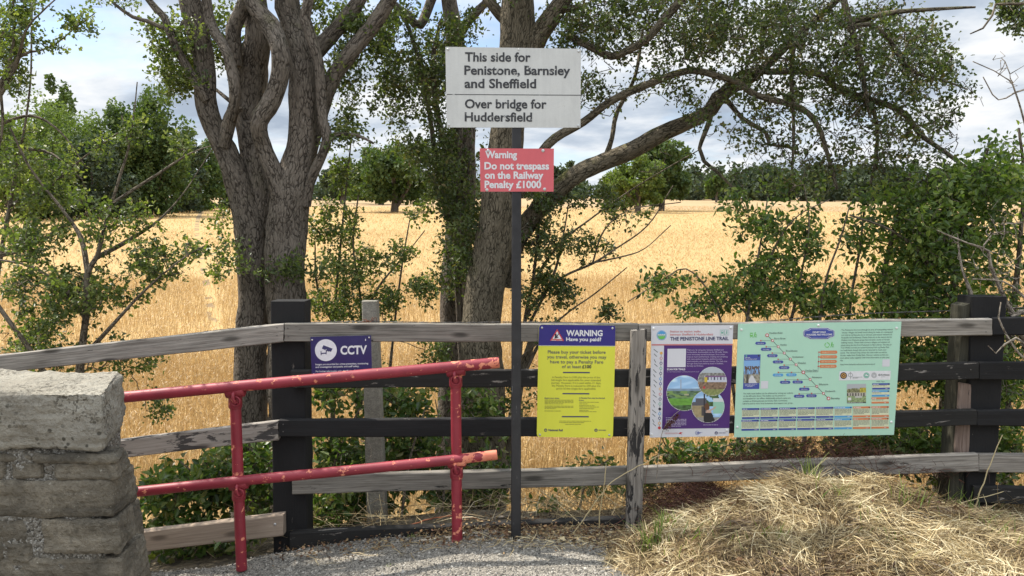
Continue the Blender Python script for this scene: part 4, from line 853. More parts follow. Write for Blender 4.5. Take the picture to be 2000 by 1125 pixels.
shrub('dogwood_shrub', 'airy bush of upright twiggy shoots behind the trail poster and line map',
    [[(1440, 930, Y, 6), (1450, 700, Y, 5), (1470, 560, Y, 4), (1490, 450, Y, 3), (1500, 380, Y, 2)], [(1500, 930, Y, 6), (1530, 700, Y, 5), (1560, 560, Y, 4), (1580, 440, Y, 3), (1570, 360, Y, 2)], [(1560, 930, Y, 6), (1590, 720, Y, 5), (1610, 560, Y, 4), (1640, 470, Y, 3), (1660, 400, Y, 2)],
     [(1440, 820, Y, 4), (1420, 680, Y, 4), (1390, 580, Y, 3), (1340, 525, Y, 2.5), (1290, 550, Y, 2), (1225, 590, Y, 1.2)], [(1480, 560, Y, 3), (1520, 470, Y, 2.5), (1560, 420, Y, 2), (1620, 390, Y, 1.5)], [(1530, 700, Y, 3), (1480, 640, Y, 3), (1430, 590, Y, 2), (1380, 610, Y, 1.5)]],
    [(1500, 560, 80, 80, 4.8, 5.4, 110), (1470, 440, 50, 50, 4.8, 5.3, 34), (1560, 460, 60, 70, 4.8, 5.4, 60), (1420, 580, 60, 50, 4.8, 5.3, 50), (1300, 555, 80, 24, 4.8, 5.2, 28), (1360, 600, 60, 25, 4.7, 5.2, 34), (1600, 580, 70, 60, 4.8, 5.4, 75), (1440, 400, 40, 30, 4.9, 5.2, 14), (1560, 370, 80, 30, 5.0, 5.4, 24)], size=0.038, prob=0.52, per=8, thin=2.5, mult=2.1, **H)
YH = 5.3
shrub('hedge_bush', 'dense leafy green hedge bush filling the right edge above the map',
    [[(1700, 960, YH, 10), (1710, 700, YH, 9), (1730, 520, YH, 8), (1760, 400, YH, 6), (1780, 330, YH, 4)], [(1830, 960, YH, 12), (1850, 700, YH, 10), (1870, 500, YH, 8), (1900, 380, YH, 6), (1930, 290, YH, 4)], [(1960, 960, YH, 12), (1970, 700, YH, 10), (1990, 500, YH, 8), (2000, 350, YH, 6), (1990, 250, YH, 4)],
     [(1640, 960, YH, 8), (1650, 760, YH, 7), (1660, 600, YH, 5), (1680, 480, YH, 4), (1690, 380, YH, 2)], [(1860, 600, YH, 6), (1800, 500, YH - .2, 5), (1740, 450, YH - .3, 4), (1660, 420, YH - .4, 3)]],
    [(1880, 480, 130, 120, 4.7, 5.9, 300), (1800, 470, 90, 110, 4.8, 5.9, 220), (1960, 330, 60, 80, 4.8, 5.7, 90), (1750, 580, 90, 80, 4.8, 5.8, 150), (1680, 450, 60, 80, 4.9, 5.7, 36), (1900, 360, 110, 60, 4.8, 5.8, 130), (1920, 620, 110, 80, 4.9, 5.8, 130), (1750, 690, 120, 90, 4.8, 5.6, 120), (1800, 370, 90, 50, 4.9, 5.7, 90), (1950, 780, 80, 110, 4.8, 5.5, 90), (1720, 850, 100, 60, 4.8, 5.4, 60), (2060, 460, 60, 200, 4.8, 5.8, 150), (1830, 720, 80, 60, 4.7, 5.3, 90), (1800, 860, 90, 50, 4.65, 5.2, 80), (1960, 720, 70, 70, 4.7, 5.3, 90), (1960, 880, 60, 60, 4.65, 5.2, 70), (1840, 600, 90, 40, 4.8, 5.4, 60)],
    size=0.041, prob=0.62, per=9, thin=3.0, spread=0.05, mult=1.4, **H)
Y = 4.56
shrub('dead_shrub', 'tangle of bare pale grey dead branches beside the right fence post',
    [[(2030, 760, Y, 8), (1990, 640, Y, 8), (1965, 590, Y, 7), (1935, 520, Y, 6), (1930, 490, Y, 5), (1890, 475, Y, 3), (1830, 450, Y, 2)], [(1905, 640, Y + .1, 5), (1895, 570, Y + .1, 5), (1880, 530, Y + .1, 4), (1870, 470, Y + .1, 2)],
     [(2050, 690, Y - .1, 10), (2010, 610, Y - .1, 9), (1975, 620, Y - .1, 6)], [(2060, 650, Y - .1, 4), (2000, 580, Y - .1, 3), (1960, 550, Y - .1, 2.5), (1900, 545, Y - .1, 1.5)],
     [(2060, 740, Y - .3, 3), (1990, 690, Y - .3, 3), (1950, 620, Y - .3, 2.5), (1955, 590, Y - .3, 1.5)], [(2040, 720, Y - .35, 3), (1985, 660, Y - .35, 3), (1945, 690, Y - .35, 2), (1930, 675, Y - .35, 1.5)],
     [(2060, 480, Y, 3), (1990, 200, Y, 2.2), (1960, 150, Y, 1.6), (1900, 120, Y, 1)], [(2050, 200, Y, 3), (2000, 175, Y, 2.5), (1950, 195, Y, 2), (1920, 150, Y, 1)]],
    [(1950, 540, 80, 70, 4.42, 4.6, 110), (1965, 640, 45, 60, 4.42, 4.56, 80), (1970, 440, 50, 60, 4.45, 4.7, 50), (1890, 520, 60, 60, 4.5, 4.6, 24), (1960, 140, 40, 60, 4.6, 4.9, 20), (1970, 780, 40, 80, 4.4, 4.7, 16)], prob=0.0, bark='deadtwig', twigm='deadtwig', rk=0.0014)
shrub('hawthorn_branch', 'leafy branch end hanging into the top right corner',
    [[(2120, -60, Y, 6), (2050, -10, Y, 5), (1990, 8, Y, 4), (1945, 8, Y, 4), (1938, 30, Y, 3.5), (1920, 55, Y, 3), (1895, 66, Y, 2)]],
    [(1975, 40, 50, 26, 4.6, 4.9, 34), (1960, 5, 40, 16, 4.6, 4.9, 20), (2020, 30, 40, 50, 4.5, 5, 30)], leafm='hawdark', size=0.03, prob=0.75, per=12)
B = dict(shape=OVAL, leafm='bramble', per=4, thin=3.0, spread=0.035, sag=-0.15, droop=0.2, rk=0.0006)
Y = 4.85
shrub('bramble', 'low bramble thicket under the left rails behind the red handrail',
    [[(330, 1060, Y, 4), (360, 950, Y, 3), (420, 900, Y, 2), (470, 920, Y, 1.5)], [(400, 1070, Y, 4), (410, 960, Y, 3), (350, 900, Y, 2)], [(460, 1060, Y, 4), (470, 940, Y, 3), (520, 890, Y, 2)]],
    [(330, 960, 70, 50, 4.6, 5.2, 110), (430, 940, 80, 60, 4.6, 5.2, 150), (360, 1040, 110, 40, 4.55, 5.0, 110), (500, 930, 40, 90, 4.7, 5.2, 60), (430, 880, 60, 30, 4.8, 5.2, 24), (400, 1066, 120, 22, 4.42, 4.6, 70)], size=0.058, prob=0.75, mult=2.0, **B)
shrub('bramble', 'bramble and ivy growing around the concrete post behind the dark rails',
    [[(640, 1040, Y, 4), (650, 920, Y, 3), (690, 820, Y, 2), (720, 780, Y, 1.5)], [(780, 1040, Y, 4), (800, 900, Y, 3), (830, 800, Y, 2)], [(860, 1040, Y, 3), (870, 900, Y, 3), (850, 780, Y, 1.5)]],
    [(660, 900, 60, 90, 4.7, 5.3, 120), (800, 890, 70, 90, 4.9, 5.4, 150), (640, 990, 50, 50, 4.6, 5.1, 70), (720, 990, 90, 40, 4.9, 5.3, 60), (870, 930, 50, 80, 4.9, 5.3, 60), (800, 800, 70, 30, 5.0, 5.4, 30), (640, 780, 40, 30, 4.8, 5.2, 24), (930, 800, 60, 70, 5.1, 5.5, 50), (750, 780, 90, 40, 5.0, 5.4, 40), (950, 930, 50, 60, 5.0, 5.4, 40)], size=0.052, prob=0.7, mult=2.3, **B)
shrub('bramble', 'tangled brown and green bramble low behind the posters on the right',
    [[(1130, 1000, Y, 3), (1150, 930, Y, 2.5), (1200, 890, Y, 1.5)], [(1350, 960, Y, 4), (1380, 890, Y, 3), (1450, 860, Y, 2)], [(1600, 960, Y, 4), (1620, 880, Y, 3), (1680, 850, Y, 2)], [(1290, 960, Y, 3), (1310, 900, Y, 2), (1290, 850, Y, 1.5)]],
    [(1350, 900, 90, 40, 4.6, 5.1, 80), (1500, 890, 110, 40, 4.6, 5.1, 100), (1680, 880, 110, 50, 4.6, 5.1, 110), (1140, 930, 70, 50, 4.8, 5.4, 40), (1240, 950, 60, 40, 4.6, 5.0, 30), (1820, 880, 60, 90, 4.6, 5.0, 50), (1960, 900, 60, 60, 4.6, 4.9, 40), (1080, 1000, 60, 20, 4.6, 5, 20)], size=0.044, prob=0.5, mult=2.6, **B)

# ================================================================== TIMBER FENCE
def beam(mb, A0, A1, B0, B1, thick, n=26, bev=0.005, rough=0.0022, seed=0.0, chip=0.0):
    """plank: A0/A1 lower-left/upper-left corner, B0/B1 lower-right/upper-right on its front face; body goes back by thick (+Y)"""
    A0, A1, B0, B1 = [np.asarray(q, float) for q in (A0, A1, B0, B1)]
    t = np.linspace(0, 1, n); L = np.linalg.norm(B0 - A0)
    m = 5
    hs = np.linspace(0, 1, m)
    ring = []   # (h, depth)
    H = np.linalg.norm(A1 - A0); bh = bev / H
    ring += [(h * (1 - 2 * bh) + bh, 0.0) for h in hs] + [(1.0, bev), (1.0, thick * .5), (1.0, thick - bev)] + [(h * (1 - 2 * bh) + bh, thick) for h in hs[::-1]] + [(0.0, thick - bev), (0.0, thick * .5), (0.0, bev)]
    k = len(ring); V = np.zeros((n, k, 3)); BK = np.zeros((n, k, 3))
    for i, tt in enumerate(t):
        lo = A0 + (B0 - A0) * tt; hi = A1 + (B1 - A1) * tt
        warp = 0.004 * noise.noise(Vector((tt * L * 1.3, seed, 2.2)))
        for j, (h, d) in enumerate(ring):
            p = lo + (hi - lo) * h + np.array([0, d, 0])
            q = Vector((tt * L * 4, h * H * 40 + seed, d * 40))
            nn = noise.noise(q) * rough + noise.noise(q * 4.1) * rough * 0.5
            edge = 1.0 if h > 0.97 or h < 0.03 else 0.35
            p = p + np.array([0, -nn * 0.8 * (1 if d < thick * .5 else -1), nn * edge * 1.4 + warp])
            if chip and i in (0, n - 1): p[0] += chip * noise.noise(Vector((h * 9, d * 60, seed + i)))
            V[i, j] = p; BK[i, j] = (tt * L + seed * 1.7, h * H + seed * 0.31, d)
    i = np.arange(n - 1)[:, None]; j = np.arange(k)[None]; j2 = (j + 1) % k
    mb.add(V.reshape(-1, 3), np.stack([i * k + j, i * k + j2, (i + 1) * k + j2, (i + 1) * k + j], -1).reshape(-1, 4), BK.reshape(-1, 3))
    e0 = BK[0].copy(); e0[:, [0, 1, 2]] = e0[:, [2, 1, 0]]
    mb.add(V[0], np.arange(k)[None], e0); mb.add(V[-1], np.arange(k)[::-1][None], e0)
YF = 4.36
fence = thing('timber_fence', 'weathered post and rail fence with grey and black boards across the foreground', 'fence', P(1000, 1060, 4.4))
rc = [0]
def rail(x0, a0, b0, x1, a1, b1, mat, Y=YF, thick=0.045, label=None, n=30, chip=0.004):
    rc[0] += 1; mb = MB()
    beam(mb, P(x0, b0, Y), P(x0, a0, Y), P(x1, b1, Y), P(x1, a1, Y), thick, n, seed=rc[0] * 1.37, chip=chip)
    o = mb.build('rail', M[mat], fence)
    if label: o['label'] = label
    return o
def post(xt, xb, yt, yb, wt, wb, mat, Y, thick, n=26, label=None, slope=0.0, bev=0.006):
    rc[0] += 1; mb = MB(); k = rc[0] * 1.37
    A0, A1 = P(xb, yb, Y), P(xb + wb, yb, Y); B0, B1 = P(xt, yt + slope, Y), P(xt + wt, yt, Y)
    n0 = len(mb.v)
    beam(mb, A1, A0, B1, B0, thick, n, bev, 0.003, k, 0)
    o = mb.build('post', M[mat], fence)
    if label: o['label'] = label
    return o
post(528, 534, 589, 1100, 66, 66, 'black', YF + 0.052, 0.15, label='thick black square post where the rails change slope')
rail(-90, 703, 739, 553, 632, 668, 'grey', thick=0.047, label='sloping pale grey top rail')
rail(140, 871, 906, 543, 822, 860, 'peel', label='sloping grey rail with peeling black paint')
newrail = rail(150, 1055, 1094, 553, 1005, 1047, 'new', Y=YF - 0.01, thick=0.06, label='newer pale brown sloping bottom rail')
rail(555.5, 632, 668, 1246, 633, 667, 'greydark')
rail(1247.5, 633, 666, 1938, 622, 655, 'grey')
rail(568, 724, 758, 1238, 722, 756, 'blackworn')
rail(1239.5, 722, 755, 1912, 708, 741, 'blackworn')
rail(545, 820, 853, 1238, 817, 853, 'black')
rail(1239.5, 818, 852, 1908, 801, 831, 'blackworn')
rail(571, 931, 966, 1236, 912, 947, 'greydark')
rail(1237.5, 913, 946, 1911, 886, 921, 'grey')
rail(566, 1041, 1077, 1222, 1013, 1044, 'blackworn', thick=0.06, label='black bottom rail with pale worn top edge')
rail(1939.5, 621, 655, 2110, 619, 655, 'black')
rail(1913.5, 708, 742, 2110, 708, 743, 'black')
rail(1909.5, 802, 832, 2110, 801, 834, 'black')
rail(1912.5, 887, 922, 2110, 890, 925, 'grey')
rail(1903, 950, 982, 2110, 956, 992, 'blackworn', Y=YF + 0.02)
post(1900, 1886, 580, 1010, 68, 56, 'black', YF + 0.05, 0.16, label='thick black right hand post')
post(1881, 1852, 590, 1000, 20, 32, 'mossypost', YF + 0.075, 0.13, slope=8, label='greenish half post nailed to the right hand post')
mb = MB(); beam(mb, P(1893, 884, YF + .048), P(1866, 884, YF + .048), P(1898, 752, YF + .048), P(1876, 748, YF + .048), 0.025, 14, 0.003, 0.006, 5.5, 0.01)
mb.build('packing_block', M['notch'], fence)
post(1233, 1223, 643, 1040, 31, 31, 'stake', YF - 0.055, 0.052, label='short leaning worn stake fixed to the front of the rails', slope=3)
# coach bolt and nail heads
def disc(mb, c, r, nrm=(0, -1, 0), h=0.003, sides=10, dome=0.5):
    nrm = np.array(nrm, float); nrm /= np.linalg.norm(nrm)
    a = np.cross(nrm, (0, 0, 1.0)); a /= np.linalg.norm(a); b = np.cross(nrm, a)
    th = np.linspace(0, 2 * np.pi, sides, endpoint=False)[:, None]
    c = np.asarray(c, float); rim = np.cos(th) * a + np.sin(th) * b
    v = np.vstack([c + rim * r, c + rim * r * 0.92 + nrm * h * 0.7, c + rim * r * 0.5 + nrm * h * (0.7 + 0.3 * dome), [c + nrm * h]])
    f = []
    for k in range(2):
        for j in range(sides): f.append((k * sides + j, k * sides + (j + 1) % sides, (k + 1) * sides + (j + 1) % sides, (k + 1) * sides + j))
    mb.add(v, np.array(f), None, None, True)
    mb.add(v, np.array([(2 * sides + j, 2 * sides + (j + 1) % sides, 3 * sides) for j in range(sides)]), None, None, True)
mb = MB()
for x, y in ((537, 1024),): disc(mb, P(x, y, YF - .012), 0.008, h=0.005)
mb.build('bolt', M['screw'], newrail)
for x, y in ((541, 640), (541, 655), (562, 641), (563, 657), (531, 846), (553, 829), (553, 843), (1926, 628), (1926, 648), (1896, 722)):
    mb = MB(); disc(mb, P(x, y, YF - .001), 0.0035, h=0.002, sides=8); mb.build('nail', M['wire'], fence)

# ================================================================== OLD WIRE FENCE BEHIND
YW = 4.74
wf = thing('wire_fence', 'slack barbed wire strung along the back of the timber fence', 'wire fence', P(1000, 1000, YW))
def concrete_post(x0, x1, w0, w1, y0, y1):
    mb = MB(); beam(mb, P(x1 + w1, y1, YW + .05), P(x1, y1, YW + .05), P(x0 + w0, y0, YW + .05), P(x0, y0, YW + .05), 0.10, 30, 0.008, 0.004, 3.3)
    return mb.build('concrete_post', M['concrete'], wf)
cp = concrete_post(706, 716, 29, 38, 589, 1040); cp['label'] = 'pale pebbly concrete post'
wp, _ = smooth_path([P(x, y, YW + d) for x, y, d in ((250, 668, .02), (330, 658, 0), (400, 648, 0), (480, 639, 0), (560, 632, 0), (640, 629, 0), (712, 628, .03), (800, 629, 0), (900, 630, 0), (1000, 629, 0), (1120, 630, 0), (1250, 633, 0), (1360, 634, 0), (1460, 630, 0), (1580, 620, 0), (1700, 612, 0), (1880, 606, 0), (2080, 596, 0))], np.ones(18), 0.02)
mb = MB()
ph = np.arange(len(wp)) * 0.9
for s in (0, np.pi):
    tube(mb, wp + np.stack([0 * ph, np.cos(ph + s), np.sin(ph + s)], -1) * 0.0022, 0.0016, 4, 0, False)
for i in range(4, len(wp) - 3, 5):
    for k in range(2):
        d = unit(rng.normal(size=3) * np.array([0.5, 1, 1])); tube(mb, np.array([wp[i + k] - d * 0.011, wp[i + k], wp[i + k] + d * 0.011]), [0.0008, 0.0016, 0.0008], 4, 0, False)
mb.build('barbed_wire', M['wire'], wf)
mb = MB()
for k in range(9):
    tube(mb, smooth_path([P(704 + k * 3.2, 627 + rng.uniform(-5, 4), YW + .03), P(712 + k * 2.5 + rng.uniform(-4, 4), 622 + rng.uniform(-5, 8), YW + .02), P(708 + k * 3.4, 629 + rng.uniform(-4, 4), YW + .04)], [1, 1, 1], .01)[0], 0.0015, 4, 0, False)
mb.build('tie_wire', M['rust'], cp)

# ================================================================== STONE WALL
def rock(mb, corners, sub, amp, seed, bev=0.03, freq=4.0, strata=0.35):
    """corners: 8 points (x low/high, y low/high, z low/high order 000,100,010,110,001,101,011,111)"""
    c = np.asarray(corners, float).reshape(2, 2, 2, 3)   # [z][y][x]
    n = sub; pts = {}; V = []; Fq = []
    size = np.array([np.linalg.norm(c[0, 0, 1] - c[0, 0, 0]), np.linalg.norm(c[0, 1, 0] - c[0, 0, 0]), np.linalg.norm(c[1, 0, 0] - c[0, 0, 0])])
    def corner(u, v_, w_):
        return ((c[0, 0, 0] * (1 - u) + c[0, 0, 1] * u) * (1 - v_) + (c[0, 1, 0] * (1 - u) + c[0, 1, 1] * u) * v_) * (1 - w_) + ((c[1, 0, 0] * (1 - u) + c[1, 0, 1] * u) * (1 - v_) + (c[1, 1, 0] * (1 - u) + c[1, 1, 1] * u) * v_) * w_
    nx, ny, nz_ = [max(3, int(n * s / size.max())) for s in size]
    def vid(i, j, k):
        key = (i, j, k)
        if key in pts: return pts[key]
        u = np.array([i / nx, j / ny, k / nz_])
        p = corner(*u)
        # round the arrises
        d = np.minimum(u, 1 - u) * size
        ctr = corner(.5, .5, .5)
        b = np.clip(1 - d / bev, 0, 1)
        near = np.sort(b)[::-1]
        pull = bev * 0.42 * (near[1] ** 1.5) + bev * 0.3 * near[2] ** 2
        dirn = ctr - p; dirn /= np.linalg.norm(dirn) + 1e-9
        p = p + dirn * pull * 1.6
        q = Vector(p * freq + seed); q2 = Vector(p * freq * 4.3 + seed)
        nn = noise.noise(q) + 0.45 * noise.noise(q2) + 0.22 * noise.noise(q2 * 2.7) + strata * noise.noise(Vector((p[0] * 2, p[1] * 2, p[2] * 34 + seed)))
        outw = np.zeros(3)
        for ax in range(3):
            if u[ax] == 0: outw[ax] -= 1
            if u[ax] == 1: outw[ax] += 1
        l = np.linalg.norm(outw); outw = outw / l if l else outw
        p = p + outw * nn * amp
        pts[key] = len(V); V.append(p); return pts[key]
    for (a, na, b_, nb, cc, nc) in ((0, nx, 1, ny, 2, nz_), (1, ny, 2, nz_, 0, nx), (2, nz_, 0, nx, 1, ny)):
        for side in (0, nc):
            for i in range(na):
                for j in range(nb):
                    q = []
                    for di, dj in ((0, 0), (1, 0), (1, 1), (0, 1)):
                        ix = [0, 0, 0]; ix[a] = i + di; ix[b_] = j + dj; ix[cc] = side; q.append(vid(*ix))
                    Fq.append(q if side else q[::-1])
    mb.add(np.array(V), np.array(Fq), None, None, True)
wall = thing('stone_wall', 'rough sandstone wall end with a thick lichen spotted capstone at lower left', 'wall', (-2.0, 3.35, -0.2))
def box8(x0, x1, y0, y1, z0, z1, skew=(0, 0, 0, 0)):
    # skew: shift in x of the right face at (front bottom, back bottom, front top, back top)
    s = skew
    return [(x0, y0, z0), (x1 + s[0], y0, z0), (x0, y1, z0), (x1 + s[1], y1, z0), (x0, y0, z1), (x1 + s[2], y0, z1), (x0, y1, z1), (x1 + s[3], y1, z1)]
def px2x(px, Y): return (px - CX) / F * Y
YA, YBk = 3.12, 3.72
def zpx(py, Y): return float(P(0, py, Y)[2])
mb = MB(); z1 = zpx(768, YA); z0 = zpx(884, YA)
cx_f, cx_b = px2x(196, YA), px2x(244, YBk)
rock(mb, [(-3.0, YA, z0), (cx_f - .005, YA, z0), (-3.0, YBk, z0), (cx_b - .01, YBk, z0), (-3.0, YA, z1 + .012), (cx_f, YA, z1), (-3.0, YBk, z1 - .01), (cx_b - .03, YBk, z1 - .02)], 130, 0.019, 3.0, 0.024, 4.6, 0.3)
mb.build('capstone', M['cap'], wall)
def zz_(py): return zpx(py, YA + 0.03)
courses = [ # (top px, bottom px, [(x0,x1) px at the face])
    (887, 903, [(-300, 40), (43, 205)]), (903, 935, [(-300, -20), (-8, 58), (84, 204)]), (939, 1008, [(-300, -90), (-84, 196)]), (1014, 1078, [(-300, -110), (-104, 22), (52, 206)]), (1060, 1098, [(-300, -30), (-24, 28)]), (1092, 1165, [(-300, -70), (-60, 206)])]
sd = 0
for (a, b_, sp) in courses:
    for (x0, x1) in sp:
        sd += 1; mb = MB(); yf = YA + 0.022 + 0.008 * math.sin(sd * 2.3)
        right = x1 > 150
        xr = px2x(x1, YA); xl = px2x(x0, YA)
        zt, zb = zz_(a) - 0.002, zz_(b_) + 0.002
        back = 0.2 + 0.1 * math.sin(sd * 1.9) if right else 0.25
        dz = [(0.01, -0.02, 0.0, -0.03)][0] if right else (0, 0, 0, 0)
        rock(mb, box8(xl, xr, yf, yf + back, zb - .004, zt + .004, dz), 64, 0.011, sd * 3.1, 0.013, 8.5, 0.5)
        mb.build('stone', M['stone'], wall)
# quoins seen along the right-hand end
for (pf, pb, ya, yb, a, b_) in ((196, 250, 3.36, 3.70, 890, 940), (206, 262, 3.40, 3.74, 938, 1000), (196, 268, 3.36, 3.78, 990, 1090), (232, 282, 3.62, 3.88, 1080, 1160), (196, 242, 3.30, 3.62, 1078, 1160)):
    sd += 1; mb = MB(); xf = px2x(pf, ya); xb = px2x(pb, yb)
    zt = zpx(a, (ya + yb) / 2); zb = zpx(b_, (ya + yb) / 2)
    rock(mb, [(xf - .3, ya, zb), (xf, ya, zb), (xf - .3, yb, zb), (xb, yb, zb), (xf - .3, ya, zt), (xf - .02, ya, zt), (xf - .3, yb, zt), (xb - .02, yb, zt)], 36, 0.016, sd * 2.7, 0.03, 6.5)
    mb.build('stone', M['stone'], wall)
mb = MB(); xm = px2x(188, YA + .05)
rock(mb, [(-3.0, YA + .034, -.5), (xm, YA + .034, -.5), (-3.0, YBk - .02, -.5), (px2x(238, 3.7), YBk - .02, -.5), (-3.0, YA + .036, z0 + .01), (xm, YA + .036, z0 + .01), (-3.0, YBk - .05, z0 + .01), (px2x(230, 3.7), YBk - .05, z0 + .01)], 110, 0.012, 9.0, 0.02, 14.0, 0.0)
mb.build('mortar', M['mortar'], wall)

# ================================================================== RED HANDRAIL
YR0, YR1 = 4.10, 4.17
def yr(px): return YR0 + (YR1 - YR0) * (px - 470) / 420
hr = thing('handrail', 'chipped dark red tubular handrail with two sloping bars beside the stone wall', 'handrail', (-1.2, 4.1, -0.1))
def pipe(name, pts, r, rough=0.0):
    mb = MB(); p, rr = smooth_path(pts, np.full(len(pts), r), 0.05)
    tube(mb, p, rr, 20, rough, False)
    # open pipe ends: rounded lip and dark bore
    for e, s in ((0, 1), (-1, -1)):
        c = p[e]; d = unit(p[e] - p[e + s]); 
        a = unit(np.cross(d, (0, 0, 1.0))) if abs(d[2]) < .9 else np.array([1.0, 0, 0]); b = np.cross(d, a); th = np.linspace(0, 2 * np.pi, 20, endpoint=False)[:, None]
        rim = np.cos(th) * a + np.sin(th) * b
        v = np.vstack([c + rim * r, c + d * .003 + rim * (r - .002), c + d * .003 + rim * (r - .006), c - d * .012 + rim * (r - .007)])
        f = [(k * 20 + j, k * 20 + (j + 1) % 20, (k + 1) * 20 + (j + 1) % 20, (k + 1) * 20 + j) for k in range(3) for j in range(20)]
        mb.add(v, np.array(f), None, None, True); mb.add(v[60:80], np.arange(20)[None])
    return mb.build(name, M['red'], hr)
RP = 0.0290
top = pipe('bar', [P(x, y, yr(x) - .012) for x, y in ((120, 787), (250, 775), (470, 754), (700, 733), (890, 716), (974, 708))], RP); top['label'] = 'upper sloping bar, salmon primer showing at its free end'
low = pipe('bar', [P(x, y, yr(x) - .012) for x, y in ((120, 976), (262, 961), (470, 939), (700, 917), (893, 897), (970, 888))], RP * 0.92); low['label'] = 'lower sloping bar'
for (xt, yt, xb, yb, yl) in ((459, 768, 472, 1112, 948), (890, 727, 893, 1075, 905)):
    Y = yr(xt) + 0.012
    pp = pipe('post', [P(xt, yt, Y), P(xb, yb, Y)], 0.028)
    for (yc) in (yt + 16, yl + 16):
        t_ = (yc - yt) / (yb - yt); xc = xt + (xb - xt) * t_
        mb = MB(); A = P(xc, yc - 20, Y); B_ = P(xc, yc + 13, Y)
        tube(mb, np.array([A, A + (B_ - A) * .08, B_ - (B_ - A) * .08, B_]), [0.0315, 0.0345, 0.0345, 0.0315], 18, 0, True)
        sdl = P(xc, yc - 19, Y - .012); e = P(xc + 60, yc - 25, Y - .012); dd = unit(e - sdl)
        tube(mb, np.array([sdl - dd * .05, sdl - dd * .045, sdl + dd * .045, sdl + dd * .05]) + np.array([0, 0, .004]), [0.024, 0.034, 0.034, 0.024], 14, 0, True)
        c = P(xc, yc, Y - .036)
        th = np.linspace(0, 2 * np.pi, 25)
        tube(mb, c + np.stack([np.cos(th) * .0235, 0 * th, np.sin(th) * .0235], -1), 0.0055, 8, 0, False)
        disc(mb, c + np.array([0, .006, 0]), 0.021, h=0.004, sides=16)
        hook, _ = smooth_path([c + np.array([-.006, .004, .05]), c + np.array([-.006, -.014, .038]), c + np.array([-.004, -.018, .012]), c + np.array([.002, -.01, -.008])], np.ones(4), .008)
        tube(mb, hook, 0.0085, 10, 0, True)
        mb.build('clamp', M['red'], pp)

# ================================================================== HEAP OF CUT GRASS
def heap_h(x, y):
    r = ((x - 1.58) / 0.80) ** 2 + ((y - 3.95) / 0.52) ** 2
    h = 0.30 * np.exp(-r * 1.25) + 0.09 * np.exp(-(((x - 1.5) / 1.1) ** 2 + ((y - 3.5) / 0.5) ** 2)) + 0.05 * np.exp(-(((x - 2.4) / 0.4) ** 2 + ((y - 3.9) / 0.35) ** 2))
    h = h * (1 + 0.32 * n2d(x, y, 3.1, 12.0)) + 0.03 * np.abs(n2d(x, y, 8.0, 4.0))
    edge = sst((x - 0.5 - 0.14 * np.sin(y * 6)) / 0.45)
    return (h * 1.0 + 0.03) * edge + 0.03 * n2d(x, y, 5.0, 6.0) * edge
hx, hy = np.meshgrid(np.linspace(0.35, 3.6, 120), np.linspace(2.6, 4.75, 80))
v = np.stack([hx, hy, hz(hx, hy) + heap_h(hx, hy) - 0.004], -1).reshape(-1, 3); nx = 120
i = np.arange(79)[:, None]; j = np.arange(119)[None]
heap = thing('grass_heap', 'sunlit heap of dry cut grass piled against the fence below the line map', 'grass heap', (1.6, 3.8, 0))
mb = MB(); mb.add(v, np.stack([i * nx + j, i * nx + j + 1, (i + 1) * nx + j + 1, (i + 1) * nx + j], -1).reshape(-1, 4), None, None, True)
M['heapbase'] = speckle('matted_straw', [(0.07, 0.045, 0.025), (0.16, 0.115, 0.06), (0.27, 0.2, 0.11), (0.36, 0.28, 0.16)], 60, 0.95, 1.0, 0.03, 0.5)
mb.build('mound', M['heapbase'], heap)
def strands(mb, x, y, z, Lr, wd, flat, droop=0.5, rv=None, upw=0.25, seg=4, swirl=False):
    n = len(x); a = rng.uniform(0, 6.28, n) if not swirl else 7 * n2d(x, y, 1.9, 21.0) + rng.normal(size=n) * 0.75
    L = Lr; d = unit(np.stack([np.cos(a), np.sin(a), rng.normal(size=n) * flat + upw], -1))
    s = unit(np.cross(d, rng.normal(size=(n, 3)))); bend = rng.normal(size=(n, 3)) * 0.16 + np.array([0, 0, -droop * 0.25])
    t = np.linspace(0, 1, seg)[None, :, None]
    base = np.stack([x, y, z], -1)[:, None]
    c = base + d[:, None] * L[:, None, None] * (t - 0.35) + bend[:, None] * L[:, None, None] * (t - 0.4) ** 2 * 2
    w_ = wd[:, None, None] * np.array([0.8, 1, 0.9, 0.35][:seg])[None, :, None]
    V = np.stack([c - s[:, None] * w_, c + s[:, None] * w_], 2).reshape(n, seg * 2, 3)
    f = np.array([(2 * k, 2 * k + 1, 2 * k + 3, 2 * k + 2) for k in range(seg - 1)])
    if rv is None: rv = np.clip(rng.normal(0.5, 0.25, n), 0, 1)
    mb.add(V.reshape(-1, 3), (np.arange(n)[:, None, None] * seg * 2 + f[None]).reshape(-1, 4), None, np.repeat(rv, seg * 2))
def scatter(n, x0, x1, y0, y1): return rng.uniform(x0, x1, n), rng.uniform(y0, y1, n)
mb = MB(); x, y = scatter(42000, 0.45, 3.3, 3.05, 4.62)
k = rng.random(len(x)) < sst((x - 0.48 - 0.14 * np.sin(y * 6)) / 0.35); x, y = x[k], y[k]
cl = 0.7 * n2d(x, y, 3.2, 1.0) + 0.75 * n2d(x, y, 9.0, 5.0)
z = hz(x, y) + heap_h(x, y) + np.abs(rng.normal(size=len(x))) * 0.018
strands(mb, x, y, z, rng.uniform(0.03, 0.19, len(x)), rng.uniform(0.0007, 0.0019, len(x)), 0.36, 0.6, np.clip(0.5 + 0.75 * cl + rng.normal(size=len(x)) * 0.24, 0, 1), 0.14, 4, True)
o = mb.build('cut_grass', M['straw'], heap); o['kind'] = 'stuff'
